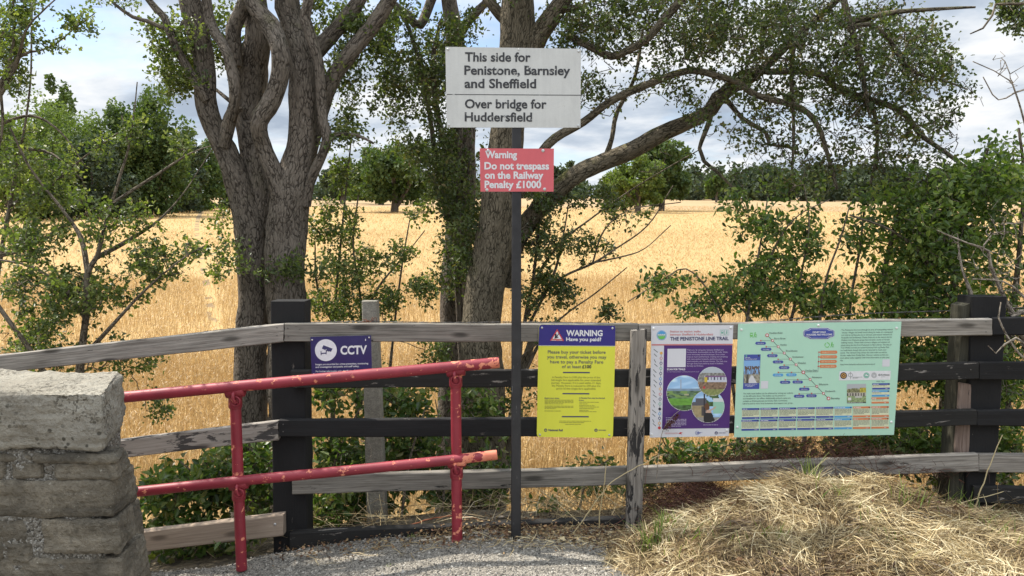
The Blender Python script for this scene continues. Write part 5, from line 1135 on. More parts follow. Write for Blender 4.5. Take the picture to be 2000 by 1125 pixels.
# brown leaves and dark matted bits caught in the heap
mb = MB(); x, y = scatter(1500, 0.5, 3.2, 3.1, 4.55); k = (n2d(x, y, 4.0, 31.0) > 0.05) & (rng.random(1500) < sst((x - 0.5) / 0.3)); x, y = x[k], y[k]; n = len(x)
leaves(mb, np.stack([x, y, hz(x, y) + heap_h(x, y) + 0.012 + 0.02 * rng.random(n)], -1), unit(rng.normal(size=(n, 3)) * np.array([1, 1, .5])), unit(rng.normal(size=(n, 3)) + np.array([0, 0, .6])), rng.uniform(0.008, 0.04, n) , OVAL, np.clip(rng.normal(.35, .25, n), 0, 1), .6)
mb.build('brown_leaves', M['litter'], heap)['kind'] = 'stuff'
# dry standing stems and stubble round the fence foot
mb = MB(); x, y = scatter(900, 0.2, 3.4, 4.35, 5.2)
z = hz(x, y) + np.where(y < 4.7, heap_h(x, y) * .8, 0) + 0.05
strands(mb, x, y, z, rng.uniform(0.15, 0.5, len(x)), rng.uniform(0.0009, 0.002, len(x)), 0.5, 0.3, None, 0.7)
x, y = scatter(380, -2.0, 0.3, 4.42, 5.0); strands(mb, x, y, hz(x, y) + 0.05, rng.uniform(0.15, 0.45, len(x)), rng.uniform(0.0009, 0.002, len(x)), 0.5, 0.4, None, 0.35)
tag(mb.build('dry_stems', M['straw']), 'thin dry grass stems standing along the foot of the fence', 'dry grass', kind='stuff')
# leaf litter and thatch at the fence foot
mb = MB(); n = 5200
x = rng.uniform(-1.3, 1.35, n); y = 4.30 + rng.normal(size=n) * 0.09 - 0.22 * sst((x - 0.1) / 0.6) * rng.random(n) - 0.3 * sst((x - .5) / .4) * rng.random(n)
k = rng.random(n) < np.interp(x, [-1.3, -0.6, -0.1, 0.15, 0.6], [0.12, 0.2, 0.8, 0.9, 1.0]); x, y = x[k], y[k]; n = len(x)
p = np.stack([x, y, hz(x, y) + 0.016 + np.abs(rng.normal(size=n)) * 0.012 + np.where(x > 0.45, heap_h(x, y) * 0.9, 0)], -1)
leaves(mb, p, unit(np.stack([rng.normal(size=n), rng.normal(size=n), rng.normal(size=n) * .25], -1)), unit(np.stack([rng.normal(size=n) * .6, rng.normal(size=n) * .6, np.ones(n)], -1)), rng.uniform(0.008, 0.026, n), OVAL, None, 0.5)
tag(mb.build('leaf_litter', M['litter']), 'brown leaf litter gathered along the bottom rail', 'leaf litter', kind='stuff')
mb = MB(); x, y = scatter(2600, -1.1, 1.2, 4.05, 4.42); k = rng.random(len(x)) < np.interp(x, [-1.1, -0.5, 0, 0.5, 1.2], [0.02, 0.15, 0.35, 0.9, 1]); x, y = x[k], y[k]
strands(mb, x, y, hz(x, y) + 0.022 + np.where(x > .45, heap_h(x, y), 0), rng.uniform(0.04, 0.2, len(x)), rng.uniform(0.0007, 0.0018, len(x)), 0.12, 0.3, None, 0.03)
tag(mb.build('straw_litter', M['straw']), 'loose dry straw lying on the edge of the gravel', 'straw', kind='stuff')
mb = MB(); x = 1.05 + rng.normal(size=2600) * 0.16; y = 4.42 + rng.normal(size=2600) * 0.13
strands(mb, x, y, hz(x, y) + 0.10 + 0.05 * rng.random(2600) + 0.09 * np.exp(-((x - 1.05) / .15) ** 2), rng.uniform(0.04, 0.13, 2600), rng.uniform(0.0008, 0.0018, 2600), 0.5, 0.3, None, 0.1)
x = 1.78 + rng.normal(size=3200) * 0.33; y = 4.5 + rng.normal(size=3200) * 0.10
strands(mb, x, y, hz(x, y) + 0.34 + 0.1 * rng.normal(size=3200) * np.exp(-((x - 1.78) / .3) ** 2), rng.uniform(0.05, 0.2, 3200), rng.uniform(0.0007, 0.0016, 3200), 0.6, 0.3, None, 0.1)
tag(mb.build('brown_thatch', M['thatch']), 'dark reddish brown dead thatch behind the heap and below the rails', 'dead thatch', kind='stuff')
# sticks
st = 0
for lab, pts, r, m_ in (
    ('long pale dry stalk slanting across the short stake', [(1105, 1062), (1150, 1000), (1195, 942), (1265, 902), (1300, 886)], 0.0030, 'straw'),
    ('pale dry stalk standing tall by the right post', [(1905, 990), (1925, 930), (1958, 850)], 0.0042, 'straw'),
    ('dry stalk poking up from the top of the heap', [(1555, 950), (1590, 915), (1617, 893)], 0.0045, 'straw'),
    ('thin curved twig lying on the gravel edge', [(1033, 1063), (1075, 1073), (1130, 1074), (1190, 1064)], 0.0042, 'deadtwig'),
    ('upright dry stem in front of the black bottom rail', [(1170, 1042), (1172, 1000), (1178, 960), (1184, 905)], 0.0038, 'straw'),
    ('reddish stem arching over the ground behind the bottom rail', [(800, 1026), (850, 1012), (905, 1008), (960, 1022)], 0.0040, 'rust'),
    ('pale bent twig beside the concrete post', [(705, 862), (722, 868), (724, 890), (716, 905)], 0.0026, 'deadtwig'),
    ('white broken branch lying behind the bottom rail', [(935, 1018), (970, 1012), (1000, 1008)], 0.014, 'deadtwig'),
    ('long straw on the gravel below the handrail post', [(860, 1078), (900, 1085), (945, 1085), (1010, 1094)], 0.0020, 'straw'),
    ('dry stalk crossing low in front of the right post', [(1815, 1010), (1870, 985), (1960, 960)], 0.0034, 'straw')):
    yv = {0: YF - .12, 3: 4.08, 4: YF - .04, 5: YF + .1, 6: 4.55, 7: YF + .12, 8: 4.12}.get(st, YF - .15 if st != 2 else 4.15)
    mb = MB(); p, rr = smooth_path([P(a, b_, yv) for a, b_ in pts], np.linspace(r, r * .6, len(pts)), 0.03)
    p += rng.normal(size=p.shape) * 0.0015
    tube(mb, p, rr, 6, 0, True, 0, True, 0.75)
    tag(mb.build('dry_stalk' if m_ != 'deadtwig' else 'stick', M[m_]), lab, 'stalk' if m_ != 'deadtwig' else 'stick'); st += 1
mb = MB(); n = 60
for k_, (cx_, cy_) in enumerate(((1.43 - 1.0, 4.12),)):
    pass
# crumpled pale leaf on the gravel
g_ = np.linspace(-1, 1, 9); GX, GY = np.meshgrid(g_, g_); rr_ = np.sqrt(GX ** 2 + GY ** 2).clip(1e-6)
lp = P(1098, 1057, 4.15); pl = np.stack([lp[0] + GX * .022 * np.maximum(abs(GX), abs(GY)) / rr_, lp[1] + GY * .016, lp[2] + .004 + .018 * (1 - rr_ ** 2 * .5) + .006 * np.sin(GX * 5) * np.cos(GY * 4)], -1).reshape(-1, 3)
i = np.arange(8)[:, None]; j = np.arange(8)[None]
mb.add(pl, np.stack([i * 9 + j, i * 9 + j + 1, i * 9 + j + 10, i * 9 + j + 9], -1).reshape(-1, 4), None, np.full(81, .8), True)
tag(mb.build('dead_leaf', M['straw']), 'curled pale yellow dead leaf on the ground right of the sign pole', 'leaf')
# dock stem in front of the trail poster
dk = thing('dock_stem', 'dry brown dock seed head leaning across the foot of the trail poster', 'weed', P(1290, 930, 4.30))
mb = MB(); p, rr = smooth_path([P(1282, 935, 4.305), P(1292, 850, 4.31), P(1312, 815, 4.31), P(1330, 800, 4.31)], [.0022, .002, .0016, .001], .02); tube(mb, p, rr, 6)
mb.build('stem', M['deadtwig'], dk)
mb = MB(); c = np.array([P(1298 + 28 * u, 838 - 28 * u, 4.308) for u in rng.random(240)]); leaves(mb, c + rng.normal(size=c.shape) * .006, unit(rng.normal(size=c.shape)), unit(rng.normal(size=c.shape)), .009, KITE)
mb.build('seed_head', M['seedhead'], dk)
# green grass blades growing through the edge of the heap
def tuft(cx, cy, n, hgt, spread):
    x = cx + rng.normal(size=n) * spread; y = cy + rng.normal(size=n) * spread * .7
    z = hz(x, y) + np.where(x > .45, heap_h(x, y), 0)
    d = unit(np.stack([rng.normal(size=n) * .22, rng.normal(size=n) * .22, np.ones(n)], -1)); L = hgt * rng.uniform(.5, 1.2, n)
    s = unit(np.cross(d, rng.normal(size=(n, 3)))); t = np.linspace(0, 1, 5)[None, :, None]
    bend = np.stack([rng.normal(size=n) * .25, rng.normal(size=n) * .25, np.full(n, -.12)], -1)
    c = np.stack([x, y, z], -1)[:, None] + d[:, None] * L[:, None, None] * t + bend[:, None] * L[:, None, None] * t ** 2
    w_ = rng.uniform(.0014, .003, n)[:, None, None] * np.array([1, 1, .85, .55, .1])[None, :, None]
    V = np.stack([c - s[:, None] * w_, c + s[:, None] * w_], 2).reshape(n, 10, 3); f = np.array([(2 * k, 2 * k + 1, 2 * k + 3, 2 * k + 2) for k in range(4)])
    return V, f, n
mb = MB()
for cx, cy, n, h, sp in ((0.70, 3.86, 46, .15, .03), (0.78, 3.95, 24, .12, .03), (1.48, 3.95, 26, .16, .03), (1.56, 3.8, 20, .12, .05), (1.2, 3.6, 16, .1, .05), (1.95, 3.85, 20, .13, .05), (2.3, 3.75, 30, .12, .1), (2.35, 4.2, 40, .16, .12), (1.7, 3.6, 20, .08, .1), (-0.55, 4.3, 10, .04, .02), (-.62, 3.95, 14, .03, .015), (0.9, 3.7, 26, .09, .08)):
    V, f, n = tuft(cx, cy, n, h, sp); mb.add(V.reshape(-1, 3), (np.arange(n)[:, None, None] * 10 + f[None]).reshape(-1, 4), None, np.repeat(rng.random(n), 10))
tag(mb.build('grass', M['grass']), 'thin green grass blades growing through the dry heap', 'grass', kind='stuff')

# ================================================================== SIGNS
_fc = bpy.data.curves.new('lettering', 'FONT'); _fc.resolution_u = 3
_fo = bpy.data.objects.new('lettering', _fc)
def glyphs(body, bold=0.0):
    _fc.body = body; _fc.offset = bold
    me = bpy.data.meshes.new_from_object(_fo)
    n = len(me.vertices); v = np.zeros(n * 3, np.float32); me.vertices.foreach_get('co', v)
    f = [tuple(p.vertices) for p in me.polygons]; bpy.data.meshes.remove(me)
    return v.reshape(-1, 3)[:, :2].astype(float), f
CAPH = 0.70
class Sign:
    def __init__(s, t, Y, ox, oy, sc, ang=0.0, dz=0.0007):
        s.t, s.Y, s.ox, s.oy, s.sc, s.ang, s.dz = t, Y, ox, oy, sc, ang, dz
        s.parts = {}
    def w(s, xy, layer): 
        xy = np.asarray(xy, float)
        # the whole sign is drawn on its own upright plane; each printed layer sits a hair proud of the one below
        p = PV(s.ox + xy[..., 0] / s.sc, s.oy + xy[..., 1] / s.sc, s.Y)
        return p + np.array([0, -s.dz * layer, 0])
    def mb(s, part, mat):
        return s.parts.setdefault((part, mat), MB())
    def poly(s, part, mat, pts, layer=1):
        pts = np.asarray(pts, float); v = s.w(pts, layer); f = np.arange(len(pts))
        a = 0.5 * np.sum(pts[:, 0] * np.roll(pts[:, 1], -1) - np.roll(pts[:, 0], -1) * pts[:, 1])
        if a > 0: f = f[::-1]
        s.mb(part, mat).add(v, f[None])
    def rect(s, part, mat, x0, y0, x1, y1, layer=1, ang=None):
        ang = s.ang if ang is None else ang
        dy = (x1 - x0) * ang
        s.poly(part, mat, [(x0, y0), (x1, y0 + dy), (x1, y1 + dy), (x0, y1)], layer)
    def rrect(s, part, mat, x0, y0, x1, y1, r, layer=1, seg=5):
        pts = []
        for cx, cy, a0 in ((x1 - r, y0 + r, -90), (x1 - r, y1 - r, 0), (x0 + r, y1 - r, 90), (x0 + r, y0 + r, 180)):
            for k in range(seg + 1):
                a = R(a0 + 90 * k / seg); pts.append((cx + r * math.cos(a), cy + r * math.sin(a) + (cx - x0) * s.ang))
        s.poly(part, mat, pts, layer)
    def circ(s, part, mat, cx, cy, r, layer=1, n=28, ry=None):
        th = np.linspace(0, 2 * np.pi, n, endpoint=False); s.poly(part, mat, np.stack([cx + r * np.cos(th), cy + (ry or r) * np.sin(th)], -1), layer)
    def ring(s, part, mat, cx, cy, r0, r1, layer=1, n=28):
        th = np.linspace(0, 2 * np.pi, n, endpoint=False); c = np.stack([np.cos(th), np.sin(th)], -1)
        v = s.w(np.vstack([c * r1 + (cx, cy), c * r0 + (cx, cy)]), layer)
        s.mb(part, mat).add(v, np.array([(j, n + j, n + (j + 1) % n, (j + 1) % n) for j in range(n)]))
    def line(s, part, mat, x0, y0, x1, y1, wd, layer=1):
        d = np.array([x1 - x0, y1 - y0], float); l = np.linalg.norm(d); q = np.array([-d[1], d[0]]) / l * wd / 2
        s.poly(part, mat, [np.array((x0, y0)) + q, np.array((x1, y1)) + q, np.array((x1, y1)) - q, np.array((x0, y0)) - q], layer)
    def text(s, part, mat, body, x, y, cap, width=None, bold=0.0, layer=2, align='l', ang=None):
        ang = s.ang if ang is None else ang
        v, f = glyphs(body, bold)
        if not len(v): return
        k = cap / CAPH; sx = k
        v = v - (v[:, 0].min(), 0); tw = v[:, 0].max()
        if width: sx = width / tw
        wd = tw * sx
        x0 = x - (wd / 2 if align == 'c' else wd if align == 'r' else 0)
        X = x0 + v[:, 0] * sx; Yp = y - v[:, 1] * k + (X - x) * ang
        W = s.w(np.stack([X, Yp], -1), layer); mb = s.mb(part, mat)
        tri = [q for q in f if len(q) == 3]; oth = [q for q in f if len(q) != 3]
        if tri: mb.add(W, np.array(tri))
        for q in oth: mb.add(W[list(q)], np.arange(len(q))[None])
    def para(s, part, mat, lines, x, y, lead, cap, width=None, bold=0.0, layer=2, align='l'):
        for i, l in enumerate(lines): s.text(part, mat, l, x, y + i * lead, cap, None if width is None else (width[i] if isinstance(width, (list, tuple)) else width), bold, layer, align)
    def fuzz(s, part, mat, x0, y0, x1, n, lead, th, layer=2, seed=1, fill=0.82):
        """print too small to read in the photo: rows of broken dashes"""
        r = random.Random(seed)
        for i in range(n):
            x = x0; y = y0 + i * lead; end = x1 if i < n - 1 else x0 + (x1 - x0) * r.uniform(.3, .9)
            while x < end:
                l = r.uniform(1.5, 6) * th * 1.3; s.rect(part, mat, x, y + (x - x0) * s.ang, min(x + l, end), y + th + (x - x0) * s.ang, layer, s.ang); x += l + th * r.uniform(.5, 1.1)
    def picture(s, part, fn, x0, y0, x1, y1, nx, ny, layer=2, mask=None):
        gx = np.linspace(0, 1, nx + 1); gy = np.linspace(0, 1, ny + 1)
        pts, cols = [], []
        for j in range(ny):
            for i in range(nx):
                u, v = (gx[i] + gx[i + 1]) / 2, (gy[j] + gy[j + 1]) / 2
                if mask and (u - .5) ** 2 + (v - .5) ** 2 > .25: continue
                c = fn(u, v); q = [(gx[i], gy[j]), (gx[i + 1], gy[j]), (gx[i + 1], gy[j + 1]), (gx[i], gy[j + 1])]
                pts += [(x0 + a * (x1 - x0), y0 + b * (y1 - y0) + a * (x1 - x0) * s.ang) for a, b in q]; cols += [c] * 4
        n = len(pts) // 4
        s.mb(part, 'picture').add(s.w(np.array(pts), layer), np.arange(n * 4).reshape(n, 4)[:, ::-1], None, None, False, np.clip(np.array(cols), 0.004, 0.9))
    def plate(s, name, mat, pts, thick=0.003, corner=0):
        pts = np.asarray(pts, float)
        if corner:
            out = []
            for i in range(4):
                a, b, c = pts[i - 1], pts[i], pts[(i + 1) % 4]; u = (a - b) / np.linalg.norm(a - b); w_ = (c - b) / np.linalg.norm(c - b)
                for k in range(6):
                    t = k / 5 * math.pi / 2; out.append(b + u * corner * (1 - math.sin(t)) + w_ * corner * (1 - math.cos(t)))
            pts = np.array(out)
        n = len(pts); f = s.w(pts, 0); b = f + np.array([0, thick, 0]); mb = MB()
        a = 0.5 * np.sum(pts[:, 0] * np.roll(pts[:, 1], -1) - np.roll(pts[:, 0], -1) * pts[:, 1])
        o = np.arange(n) if a < 0 else np.arange(n)[::-1]
        mb.add(f, o[None]); mb.add(b, o[::-1][None], None, None, False, None, 1)
        mb.add(np.vstack([f, b]), np.array([(o[i - 1], o[i], o[i] + n, o[i - 1] + n) for i in range(n)])[:, ::-1], None, None, False, None, 1)
        s.panel = mb.build(name, [M[mat], M['alu']], s.t); return s.panel
    def screw(s, pts, r=0.0065, mat='screw', name='screw', h=0.003):
        for x, y in pts:
            mb = MB(); disc(mb, s.w((x, y), 0), r, h=h, sides=14); mb.build(name, M[mat], s.panel)
    def done(s):
        for (part, mat), mb in s.parts.items(): mb.build(part, M[mat], s.t)

# ---- station sign on its black pole
YS = 4.165
t = thing('station_sign', 'weathered white platform sign with black lettering on a tall black pole', 'sign', P(1008, 1056, 4.2))
mb = MB(); beam(mb, P(1017.5, 1075, 4.172), P(998, 1075, 4.172), P(1018.5, 110, 4.172), P(1000, 110, 4.172), 0.05, 60, 0.004, 0.0006, 2.0)
po = mb.build('pole', M['polepaint'], t)
S = Sign(t, YS, 650, 0, 2.857, 0.004)
S.plate('panel', 's_white', [(628, 261), (1385, 272), (1382, 712), (636, 711)], 0.004)
for body, x, y, wd in (('This side for', 737, 342, 367), ('Penistone, Barnsley', 734, 416, 591), ('and Sheffield', 735, 490, 400)):
    S.text('lettering', 'i_black', body, x, y, 50, wd, 0.026)
S.text('lettering', 'i_black', 'Over bridge for', 737, 603, 49, 456, 0.026); S.text('lettering', 'i_black', 'Huddersfield', 736, 676, 49, 376, 0.026)
S.rect('divider_line', 'i_black', 636, 525, 1384, 529, 1, 0.006)
S.screw([(643, 275), (1372, 286), (1370, 702), (648, 698)], 0.0072); S.screw([(1037, 277)], 0.004)
S.done()
t = thing('warning_sign', 'faded red trespass warning sign fixed to the black pole below the white sign', 'sign', P(1009, 375, YS))
S = Sign(t, YS, 650, 0, 2.857, 0.003)
S.plate('panel', 's_red', [(820, 828), (1234, 829), (1232, 1069), (824, 1069)], 0.004)
for body, x, y, wd in (('Warning', 850, 881, 178), ('Do not trespass', 846, 944, 361), ('on the Railway', 848, 996, 327), ('Penalty £1000', 847, 1048, 316)):
    S.text('lettering', 'i_white', body, x, y, 39, wd, 0.034)
S.screw([(867, 842), (1173, 841), (1182, 1056), (860, 1060)], 0.0085); S.done()

YP = 4.345
# ---- CCTV sign
t = thing('cctv_sign', 'small dark blue surveillance camera sign on the top rail above the handrail', 'sign', P(665, 732, YP))
S = Sign(t, YP, 590, 640, 4.878, -0.022)
S.plate('panel', 's_cctv', [(79, 88), (657, 73), (668, 448), (92, 461)], 0.003)
S.circ('camera_symbol', 'i_white', 227, 214, 104, 1, 48)
S.poly('camera_symbol', 'i_navy', [(203, 166), (291, 199), (275, 230), (262, 224), (258, 229), (189, 199)], 2)
S.poly('camera_symbol', 'i_navy', [(228, 212), (237, 215), (233, 254), (224, 252)], 2); S.poly('camera_symbol', 'i_navy', [(177, 224), (185, 224), (186, 262), (178, 262)], 2); S.poly('camera_symbol', 'i_navy', [(185.5, 240), (226, 236), (226, 247), (186, 250)], 2.4)
S.circ('camera_symbol', 'i_white', 229, 209, 4.5, 3, 10)
S.text('lettering', 'i_white', 'CCTV', 366, 253, 78, 252, 0.036)
S.text('small_print', 'i_white', 'Images are recorded for crime prevention, monitoring', 128, 358, 17, 503, 0.012)
S.text('small_print', 'i_white', 'and investigation and public and staff safety.', 129, 383, 17, 416, 0.012)
S.text('small_print', 'i_white', 'For further information visit:', 131, 424, 16, 248, 0.008); S.text('small_print', 'i_white', 'northernrailway.co.uk', 390, 418, 16, 215, 0.03)
S.poly('scratch', 'i_white', [(600, 118), (604, 104), (609, 108), (608, 124), (601, 125)], 1)
S.screw([(96, 117), (638, 94)], 0.005); S.screw([(112, 444), (650, 425)], 0.005); S.done()

# ---- penalty fare notice
t = thing('penalty_notice', 'yellow notice with a blue heading about paying for tickets on the fence rails', 'notice', P(1123, 855, YP))
S = Sign(t, YP, 1030, 620, 4.5, 0.005)
S.plate('panel', 's_yellow', [(101, 62), (777, 67), (752, 1059), (82, 1050)], 0.003, 26)
S.poly('heading_band', 's_blue', [(103, 88), (106, 76), (114, 67), (126, 63.5), (752, 68.5), (764, 71), (772, 79), (775.5, 92), (771.5, 250), (98, 246)], 1)
S.line('heading_band', 'i_white', 98, 247.5, 771, 251.5, 3, 2)
S.text('lettering', 'i_white', 'WARNING', 342, 161, 50, 319, 0.034); S.text('lettering', 'i_white', 'Have you paid?', 341, 206, 31, 308, 0.03)
S.poly('warning_triangle', 'i_red', [(262, 101), (322, 207), (199, 204)], 2); S.poly('warning_triangle', 'i_white', [(262, 121), (301, 189), (220, 187)], 3)
S.poly('warning_triangle', 'i_dark', [(243, 145), (256, 141), (258, 158), (274, 176), (239, 186)], 4); S.line('warning_triangle', 'i_dark', 252, 175, 279, 137, 7, 4.6); S.text('warning_triangle', 'i_white', 'PENALTY FARES', 212, 203, 8.5, 96, 0.02, 3)
for body, y, wd in (('Please buy your ticket before', 318, 508), ('you travel, otherwise you may', 361, 520), ('have to pay a Penalty Fare', 404, 466)):
    S.text('lettering', 'i_navy', body, 434, y, 29, wd, 0.006, 2, 'c')
S.text('lettering', 'i_navy', 'of at least', 304, 445, 28, 168, 0.006); S.text('lettering', 'i_dark', '£100', 482, 446, 28, 80, 0.03)
for y, x in ((483, 431), (669, 427), (871, 421)): S.rect('rule', 'i_navy', x - 118, y - 5, x + 118, y + 6)
for i, (body, wd) in enumerate((('A Penalty Fare is £100 plus the price of the', 424), ('full single fare applicable for your intended', 436), ('journey. However, if it is paid within 21 days,', 438), ('the Penalty Fare is reduced to £50 plus the', 428), ('price of the single fare applicable', 344))):
    S.text('small_print', 'i_olive', body, 428, 533 + i * 25, 16.5, wd, 0.008, 2, 'c')
S.text('small_print', 'i_navy', 'Buying your ticket', 152, 714, 11.5, 128, 0.02); S.text('small_print', 'i_navy', 'A Penalty Fare may be charged', 454, 713, 11.5, 226, 0.02); S.text('small_print', 'i_navy', 'if you:', 454, 732, 11.5, 42, 0.02)
S.fuzz('small_print', 'i_olive', 152, 723, 404, 4, 11, 4.5, seed=2); S.fuzz('small_print', 'i_olive', 152, 776, 404, 3, 11, 4.5, seed=3); S.fuzz('small_print', 'i_olive', 150, 819, 404, 1, 11, 4.5, seed=9)
for k, y in enumerate((742, 757, 772, 784, 799, 814, 825)): S.fuzz('small_print', 'i_olive', 456, y, 660 - 24 * (k % 3), 1, 10, 4.5, seed=20 + k)
S.fuzz('small_print', 'i_olive', 280, 908, 560, 2, 12, 4.5, seed=5); S.fuzz('small_print', 'i_olive', 334, 936, 510, 1, 12, 4.5, seed=6)
S.circ('operator_mark', 'i_navy', 161, 990, 14); S.line('operator_mark', 's_yellow', 151, 987, 171, 987, 3, 2); S.line('operator_mark', 's_yellow', 151, 993, 171, 993, 3, 2); S.line('operator_mark', 's_yellow', 157, 993, 165, 987, 3, 2.5)
S.text('operator_mark', 'i_navy', 'National Rail', 185, 998, 18, 126, 0.03)
S.circ('operator_mark', 'i_navy', 603, 991, 14.5); S.ring('operator_mark', 's_yellow', 603, 992, 4.5, 7.5, 2, 14); S.text('operator_mark', 'i_navy', 'NORTHERN', 626, 996, 10, 66, 0.02)
S.screw([(129, 91), (748, 95), (110, 1031), (720, 1033)], 0.0062); S.done()

# ---- line trail poster
def nzv(a, b, s): return noise.noise(Vector((a, b, s)))
def pic_hills(u, v):
    n = nzv(u * 9, v * 18, 1.0); 
    if v < .38: c = np.array([.30, .50, .74]) * (1 + .25 * v) + max(0, nzv(u * 3, v * 8, 4)) * .5
    elif v < .44: c = np.array([.22, .30, .40]) + n * .05
    elif v < .66: c = np.array([.10, .17, .10]) * (1 + n) if nzv(u * 5, v * 14, 2) < .12 else np.array([.20, .32, .10])
    elif v < .84: c = np.array([.14, .34, .05]) * (1 + .3 * n)
    else: c = np.array([.07, .14, .05]) * (1 + .8 * n)
    if abs(u - .40) < .012 and .1 < v < .38: c = np.array([.35, .33, .36])
    if .50 < u < .64 and .52 < v < .57: c = np.array([.42, .42, .26])
    return c
def pic_train(u, v):
    n = nzv(u * 14, v * 14, 3.0)
    c = np.array([.45, .50, .55]) if v < .2 else np.array([.24, .24, .22]) * (1 + n)
    if .3 < v < .52 and u > .22: c = np.array([.55, .57, .66]) if (u * 9) % 1 > .32 or v < .36 or v > .45 else np.array([.05, .06, .09])
    if .36 < v < .53 and .22 < u < .33: c = np.array([.62, .46, .06])
    if v < .34 and v > .3 and u > .25: c = np.array([.2, .1, .22])
    if v >= .52: c = np.array([.23, .15, .10]) * (1 + n * .9) if v < .78 else np.array([.24, .27, .10]) * (1 + .5 * n)
    if (u - .21) ** 2 + (v - .71) ** 2 < .0022: c = np.array([.5, .04, .05])
    return c
def pic_station(u, v):
    n = nzv(u * 12, v * 12, 6.0)
    c = np.array([.30, .50, .75]) + max(0, nzv(u * 4, v * 6, 1)) * .3
    if u > .45 and .05 < v < .5 and nzv(u * 5, v * 5, 9) > -.25: c = np.array([.05, .10, .03]) * (1 + n)
    if u < .45 and v > .36 - .1 * (u > .12): c = np.array([.10, .10, .12])
    if u < .42 and v > .48: c = np.array([.34, .27, .15]) * (1 + .3 * n)
    if .3 < u < .36 and .5 < v < .8: c = np.array([.08, .07, .07])
    if u > .66 and .25 < v < .72: c = np.array([.30, .55, .42]) if v > .36 else np.array([.62, .66, .66])
    if v > .84: c = np.array([.28, .27, .26])
    if abs(u - .38) < .02 and v > .1: c = np.array([.03, .03, .04])
    d = ((u - .47) / .075) ** 2 + ((v - .52) / .13) ** 2
    if d < 1: c = np.array([.13, .06, .03])
    if .36 < u < .70 and v > .62 and abs(u - .52) < .06 + (v - .62) * .42: c = np.array([.55, .36, .27]) if v < .70 else np.array([.02, .02, .025])
    if .52 < u < .74 and abs(v - (.66 - (u - .52) * .6)) < .025: c = np.array([.55, .36, .27])
    return c
t = thing('trail_poster', 'purple and white walking trail poster with three round photographs on the fence', 'poster', P(1345, 853, YP))
S = Sign(t, YP, 1255, 620, 4.5, -0.003)
S.plate('panel', 's_pale', [(77, 72), (798, 68), (758, 1042), (63, 1056)], 0.004)
S.poly('purple_ground', 's_purple', [(189, 246), (791, 244), (762, 972), (171, 979)], 1)
S.poly('red_band', 'i_rose', [(79, 235), (792, 231.5), (791.5, 242.5), (79, 246)], 2)
S.text('lettering', 'i_rose', 'Station to station walks', 242, 131, 17, 268, 0.012); S.text('lettering', 'i_rose', 'between Sheffield & Huddersfield', 242, 158, 17, 376, 0.012)
S.text('lettering', 'i_navy', 'THE PENISTONE LINE TRAIL', 243, 202, 30, 514, 0.026, ang=-.006)
S.ring('line_emblem', 'i_sky', 167, 157, 39, 43, 1, 36); S.circ('line_emblem', 'i_teal', 167, 157, 36, 1, 30); S.poly('line_emblem', 'i_sky', [(133, 150), (140, 132), (155, 122), (167, 120), (180, 122), (195, 133), (201, 150)], 2)
for k in range(4): S.poly('line_emblem', 'i_white', [(137 + k * 16, 146), (149 + k * 16, 146), (149 + k * 16, 164), (146 + k * 16, 164), (146 + k * 16, 155), (143 + k * 16, 151), (140 + k * 16, 155), (140 + k * 16, 164), (137 + k * 16, 164)], 3)
S.poly('line_emblem', 'i_green', [(134, 170), (170, 164), (200, 168), (190, 184), (167, 192), (146, 186)], 3)
for x0 in (682, 722):
    for a in ((x0, 109, x0 + 36, 109), (x0, 156, x0 + 36, 156), (x0, 109, x0, 156), (x0 + 36, 109, x0 + 36, 156)): S.line('walk_symbol', 'i_teal', *a, 2, 1)
S.rrect('walk_symbol', 'i_teal', 690, 116, 711, 140, 4); S.line('walk_symbol', 'i_teal', 690, 148, 696, 140, 3); S.line('walk_symbol', 'i_teal', 711, 148, 705, 140, 3); S.rect('walk_symbol', 's_pale', 693, 120, 708, 128, 2)
S.circ('walk_symbol', 'i_teal', 741, 118, 4.5, 1, 12); S.line('walk_symbol', 'i_teal', 739, 123, 737, 137, 7, 1.3); S.line('walk_symbol', 'i_teal', 737, 136, 731, 150, 4, 1.6); S.line('walk_symbol', 'i_teal', 738, 136, 746, 149, 4, 1.9); S.line('walk_symbol', 'i_teal', 739, 126, 749, 133, 3, 2.2)
S.poly('blank_square', 's_pale', [(219, 275), (382, 274), (378, 436), (216, 437)], 2)
S.text('lettering', 'i_white', 'SCAN FOR TRAILS', 214, 463, 15, 160, 0.035); S.text('small_print', 'i_lilac', 'Or visit: https://penline.co.uk/the-penistone-line-trail/', 215, 481, 8, 282, 0.004)
pl_ = ['There are 16 trail guides between Sheffield and', 'Huddersfield, downloadable via the QR code. Walks', 'cover immensely varied landscapes, from urban', 'areas to moors and farmland, crossing and complying', 'with many ancient footpaths, packhorse ways,', 'canal towpaths, and disused railways. The trails pass', 'through three local authority areas in Sheffield,', 'Barnsley and Kirklees.']
for i, (b_, wd) in enumerate(zip(pl_, (322, 358, 332, 358, 312, 354, 320, 146))): S.text('small_print', 'i_lilac', b_, 389, 291 + i * 20, 12, wd, 0.008)
for (cx, cy, r, fn, n) in ((366, 665, 156, pic_hills, 46), (611, 561, 128, pic_train, 40), (574, 780, 145, pic_station, 44)):
    lay = {156: 2, 128: 6, 145: 4}[r]
    S.circ('photo_rim', 'i_white', cx, cy, r, lay, 48); S.picture('round_photo', fn, cx - r * .975, cy - r * .975, cx + r * .975, cy + r * .975, n, n, lay + 1, True)
yy = (313, 358, 402, 447, 492, 539, 582, 628, 674, 717, 760, 804, 846, 886, 930, 970)
cc = ['i_yellow', 'i_rose', 'i_navy', 'i_teal', 'i_navy', 'i_sky', 'i_blue', 'i_yellow', 'i_rose', 'i_navy', 'i_teal', 'i_dark', 'i_sky', 'i_navy', 'i_yellow', 'i_red']
